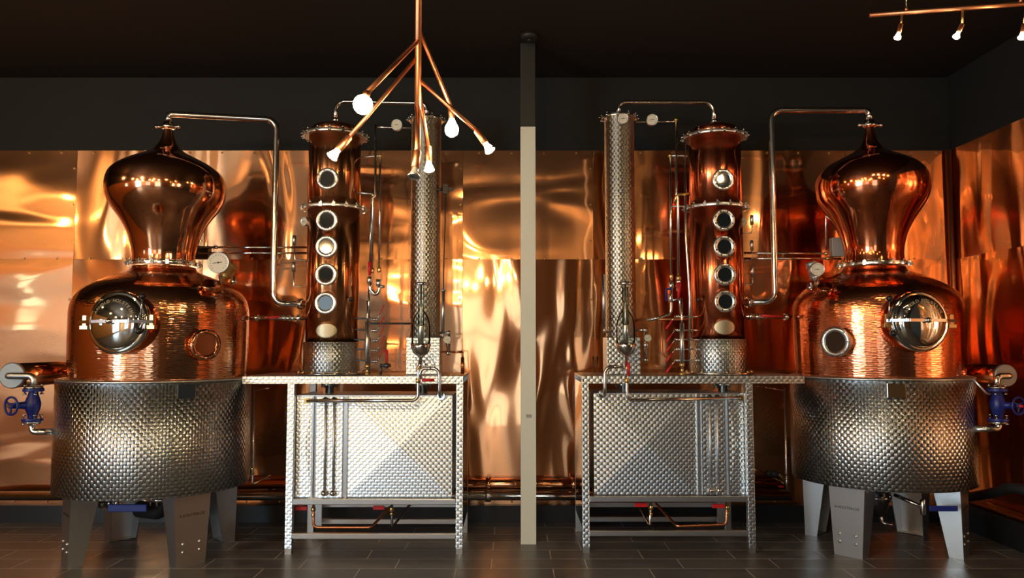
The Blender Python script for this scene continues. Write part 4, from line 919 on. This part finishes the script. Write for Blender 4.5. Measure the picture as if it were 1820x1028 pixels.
# ---- horizontal copper drum with steel end plate, and the blue handwheel valve below it
def drum(S):
    left = S == 'L'; m = -1 if left else 1; Y0 = 5.12 if left else 5.28
    c = at(*((22, 668) if left else (1787, 668)), Y0); r = 0.083 if left else 0.075
    Yend = 6.30
    T = thing('copper_drum', 'horizontal copper drum with a round grey end plate at the %s picture edge' % ('left' if left else 'right'), 'drum', c)
    obj('shell', lathe(B(), c, [(r-0.004, 0.0), (r-0.004, Yend-Y0)], (0, 1, 0), 40), M['copper'] if left else M['copper_red_shaded'], T)
    obj('end_plate', lathe(B(), c, [(r, 0.012), (r, -0.006), (r-0.006, -0.01)], (0, 1, 0), 40), M['grey_cap'], T)
    # link into the kettle
    s = SIDE[S]; obj('branch', tube(B(), [c+Vector((0, 0.75, 0)), Vector((s['X']+m*0.54, c.y+0.75-0.25, 1.27))], 0.05, 0, 20), M['copper'], T)
    # blue valve
    Yv = Y0-0.06
    top = at(60 if left else 1773, 688, Yv); bot = at(57 if left else 1774, 752, Yv)
    wx = (top.x+bot.x)/2; V = thing('gate_valve', 'blue cast valve with a spoked handwheel below the %s copper drum' % ('left' if left else 'right'), 'valve', (wx, Yv, bot.z))
    zt, zb = top.z-0.02, bot.z+0.02
    body = lathe(B(), (wx, Yv, 0), smooth([(0.026, zb+0.01), (0.028, zb+0.03), (0.047, (zt+zb)/2-0.02), (0.047, (zt+zb)/2+0.02), (0.03, zt-0.03), (0.026, zt-0.01)], 2), n=28)
    obj('body', body, M['blue'], V)
    for z, nm in ((zt, 'upper_flange'), (zb, 'lower_flange')):
        f = obj(nm, lathe(B(), (wx, Yv, z), [(0.062, -0.009), (0.062, 0.009)], n=28), M['blue'], V, bevel=0.002)
        sg = 1 if z == zt else -1
        obj('steel_collar', lathe(B(), (wx, Yv, z+sg*0.016), [(0.055, -0.007), (0.055, 0.007)], n=24), M['steel'], f)
        for k in range(4):
            a = PI/4+k*PI/2; q = Vector((wx+0.048*math.cos(a), Yv+0.048*math.sin(a), z)); bb = B(); cyl(bb, q-Vector((0, 0, 0.022)), q+Vector((0, 0, 0.022+0.008*0)), 0.006, n=8)
            for h in (-0.024, 0.03): lathe(bb, q+Vector((0, 0, h-0.006)), [(0.011, 0), (0.011, 0.01)], n=6)
            obj('bolt', bb, M['steel'], f)
    zc = (zt+zb)/2; wc = Vector((wx+(-0.075 if left else 0.072), Yv-0.10, zc)); ax = Vector((-0.35 if left else 0.35, -1, 0)).normalized()
    bon = B(); cyl(bon, (wx, Yv, zc), wc-ax*0.02, 0.03, 0.018); obj('bonnet', bon, M['blue'], V)
    hw = B(); torus(hw, wc, 0.055, 0.007, ax); x, y, _ = basis(ax)
    for k in range(3):
        a = 2*PI*k/3+0.5; cyl(hw, wc, wc+(x*math.cos(a)+y*math.sin(a))*0.053, 0.006, n=8)
    lathe(hw, wc, [(0.018, -0.01), (0.018, 0.008)], ax, 16); h = obj('handwheel', hw, M['blue'], V)
    obj('spindle', cyl(B(), wc-ax*0.03, wc+ax*0.028, 0.009, n=10), M['steel'] if left else M['red'], h)
    up = B(); tube(up, [c+Vector((0, -0.008, 0)), c+Vector((0, -0.055, 0.0)), Vector((wx, Yv, c.z)), Vector((wx, Yv, zt+0.02))], 0.021, 0.05, 16)
    obj('upper_elbow', up, M['steel_b'] if left else M['steel'], V)
    jx = SIDE[S]['XJ']; dy = SIDE[S]['Y']-Yv; rj = 0.612 if left else 0.598; xin = jx+m*math.sqrt(max(0.01, rj*rj-dy*dy))
    zl = at(0, 768 if left else 763, Yv).z
    lo = tube(B(), [Vector((wx, Yv, zb-0.02)), Vector((wx, Yv, zl)), Vector((xin, Yv, zl))], 0.0205, 0.06, 16); obj('lower_elbow', lo, M['steel'], V)
    if not left:
        arm = tube(B(), [at(1729, 673, Yv), at(1752, 699, Yv), at(1760, 701, Yv)], 0.008, 0.02, 8); obj('stay_arm', arm, M['steel_b'], V)
drum('L'); drum('R')

# ------------------------------------------------------------------ pipes along the rear wall
for i, (v, r, mm, lb, y) in enumerate([(861, 0.042, 'copper', 'thick dark copper pipe running along the foot of the rear wall', 6.26), (882, 0.034, 'steel', 'polished steel pipe running along the foot of the rear wall under the copper pipe', 6.19)]):
    z = at(0, v, y).z; T = thing('wall_pipe', lb, 'pipe', (-0.7, y, z), 'pipes along the rear wall')
    obj('pipe', tube(B(), [(-4.2 if i else -2.2, y, z), (2.15, y, z)], r, 0, 20), M[mm], T)
    for u in ((868, 1040) if i else (868, 1020)):
        x = at(u, v, y).x; obj('collar', lathe(B(), (x, y, z), [(r+0.006, -0.02), (r+0.012, -0.014), (r+0.012, 0.014), (r+0.006, 0.02)], (1, 0, 0), 20), M['steel_b'] if i else M['copper'], T)
    for x in (-3.4, -1.9, -0.2, 0.4, 1.5):
        if i == 0 and x < -2.2: continue
        obj('bracket', box(B(), (x-0.012, y, z-r-0.012), (x+0.012, WY-0.072 if z < 0.1 else WY-0.008, z-r+0.004)), M['dark_steel'], T)
# hose and copper pipes along the right wall
h = tube(B(), [at(1722, 884, 5.9), at(1760, 878, 5.6), at(1800, 866, 5.2), (XR-0.12, 4.6, 0.42), (XR-0.10, 3.9, 0.45), (XR-0.1, 3.2, 0.2)], 0.034, 0.3, 14)
tag(obj('rubber_hose', h, M['rubber'], None, (XR-0.3, 5.4, 0.22)), 'thick black rubber hose curving along the kerb by the right wall', 'hose')
for k in range(3):
    T = obj('wall_pipe', tube(B(), [(XR-0.035-k*0.042, 6.1, 0.205), (XR-0.035-k*0.042, 2.0, 0.205)], 0.014, 0, 12), M['copper_pipe'], None, (XR-0.035-k*0.042, 4, 0.2))
    tag(T, ['small copper pipe on the right kerb, nearest the wall', 'small copper pipe on the right kerb, middle of the three', 'small copper pipe on the right kerb, nearest the room'][k], 'pipe', 'copper pipes on the right kerb')

# small goblet-shaped tester on the right table
q = at(1058, 662, 5.5); q.z = 1.18
T = thing('tasting_glass', 'small stemmed tasting glass near the post end of the right table', 'glass', q)
o = obj('bowl', lathe(B(), q, [(0.004, 0.055), (0.014, 0.06), (0.021, 0.075), (0.021, 0.128), (0.019, 0.128), (0.019, 0.078), (0.01, 0.064), (0.002, 0.062)], n=20), M['glass'], T)
obj('stem', lathe(B(), q, [(0.024, 0), (0.024, 0.003), (0.005, 0.01), (0.004, 0.056)], n=20), M['glass'], T)
# copper stub at the right end of the left table
q = at(822, 664, 5.75); q.z = 1.18; w2 = at(822, 626, 5.75)
T = thing('copper_standpipe', 'small red copper standpipe at the post end of the left table', 'pipe', q)
obj('pipe', tube(B(), [q, Vector((q.x, q.y, w2.z)), Vector((SIDE['L']['kX']+0.11, 5.72, w2.z))], 0.008, 0.01, 12), M['copper_red_shaded'], T); obj('sleeve', cyl(B(), q, q+Vector((0, 0, 0.12)), 0.013), M['copper_red_shaded'], T)

# ------------------------------------------------------------------ pendant lamp
def spot_bulb(parent, p, d, lit=True, size=1.0, power=6):
    """socket sleeve, reflector bulb; p = rear of the sleeve, d = aim"""
    p, d = Vector(p), Vector(d).normalized(); s = size
    so = obj('socket', lathe(B(), p, [(0.006*s, -0.012*s), (0.0155*s, 0.0), (0.0155*s, 0.072*s), (0.013*s, 0.074*s)], d, 18), M['copper_lamp'], parent)
    b = p+d*0.074*s
    obj('bulb', lathe(B(), b, [(0.011*s, 0), (0.013*s, 0.012*s), (0.020*s, 0.030*s), (0.0245*s, 0.038*s)], d, 18), M['bulb_spot'] if lit else M['bulb_off'], so)
    obj('bulb_rim', lathe(B(), b+d*0.036*s, [(0.0255*s, 0), (0.0255*s, 0.005*s), (0.022*s, 0.006*s), (0.02*s, 0.002*s)], d, 18), M['steel_bright'] if not lit else M['bulb_off'], so)
    if lit:
        l = point('bulb_light', b+d*0.05*s, power, (1.0, 0.74, 0.42), 0.02)
        l.parent = parent; l.location = b+d*0.055*s-root(parent).location
pY = 3.2; c0 = at(744, 0, pY); C0 = Vector((c0.x, pY, 0))
PL = thing('pendant_lamp', 'branching copper-pipe pendant lamp hanging in front of the left column', 'pendant lamp', (c0.x, pY, ZC))
low = at(742, 258, pY).z
obj('pole', tube(B(), [(c0.x, pY, ZC), (c0.x, pY, at(0, 195, pY).z)], 0.0135, 0, 16), M['copper_lamp'], PL)
obj('canopy', lathe(B(), (c0.x, pY, ZC), [(0.06, 0), (0.06, -0.02), (0.02, -0.03)], n=28), M['copper_lamp'], PL)
def arm(P, r=0.0095): return obj('arm', tube(B(), P, r, 0, 12), M['copper_lamp'], PL)
Z0 = lambda v: Vector((c0.x, pY, at(744, v, pY).z))
# globe bulb, upper left
e = at(652, 165, pY-0.42); arm([Z0(72), e]); s0 = e; bb = at(645, 186, pY-0.45)
obj('socket', cyl(B(), e, e.lerp(bb, 0.4), 0.014), M['copper_lamp'], PL); gb = obj('globe_bulb', ball(B(), bb, 0.035, 24), M['bulb'], PL); gb['label'] = 'round glowing globe bulb'
l = point('bulb_light', (0, 0, 0), 14, (1.0, 0.70, 0.36), 0.03); l.parent = PL; l.location = bb+Vector((0, 0.0, -0.05))-PL.location
# pear bulb, right
e = at(801, 190, pY+0.15); arm([Z0(50), e]); k = at(803, 212, pY+0.15)
obj('socket', cyl(B(), e, k, 0.013), M['copper_lamp'], PL)
pb = at(804, 231, pY+0.15); obj('pear_bulb', lathe(B(), k, [(0.012, 0), (0.016, 0.012), (0.028, 0.035), (0.030, 0.05), (0.024, 0.068), (0.008, 0.078)], (0, 0, -1), 24), M['bulb'], PL)['label'] = 'pear-shaped glowing bulb'
l = point('bulb_light', (0, 0, 0), 8, (1.0, 0.70, 0.36), 0.03); l.parent = PL; l.location = pb+Vector((0, -0.05, -0.05))-PL.location
# aimed reflectors
for a0, a1, aim, dy, lit in [(100, (620, 245), (596, 272), -0.15, True), (140, (848, 233), (876, 275), 0.05, True), (190, (742, 270), (736, 312), -0.22, False), (150, (761, 262), (763, 305), 0.12, True)]:
    e = at(*a1, pY+dy); arm([Z0(a0), e], 0.0085 if a0 != 190 else 0.011); t = at(*aim, pY+dy-0.03)
    spot_bulb(PL, e, t-e, lit, 0.95)

# ------------------------------------------------------------------ track lamp
A0, A1 = at(1545, 27, 3.9), at(1850, 20, 3.75); A1.z = A0.z
TL = thing('track_lamp', 'copper tube track lamp with aimed bulbs near the ceiling, top right', 'track lamp', A0)
obj('bar', tube(B(), [A0, A0+(A1-A0)*1.25], 0.0115, 0, 14), M['copper_lamp'], TL)
for u in (1613, 1816):
    k = (u-1545)/(1850-1545); p = A0.lerp(A1, k); obj('hanger', cyl(B(), p, Vector((p.x, p.y, ZC)), 0.003, n=8), M['steel'], TL); obj('hanger_nut', lathe(B(), p+Vector((0, 0, 0.008)), [(0.009, 0), (0.006, 0.02)], n=8), M['copper_lamp'], TL)
for u, tu, tv in ((1603, 1592, 80), (1712, 1694, 77), (1822, 1814, 75)):
    k = (u-1545)/(1850-1545); p = A0.lerp(A1, k); y = p.y-0.03; q = at(u-2, 44, y); t = at(tu, tv, y-0.03)
    obj('joint', tube(B(), [p, p+Vector((0, -0.01, -0.02)), q], 0.005, 0.01, 8), M['brass'], TL); spot_bulb(TL, q, t-q, True, 0.72, 5)
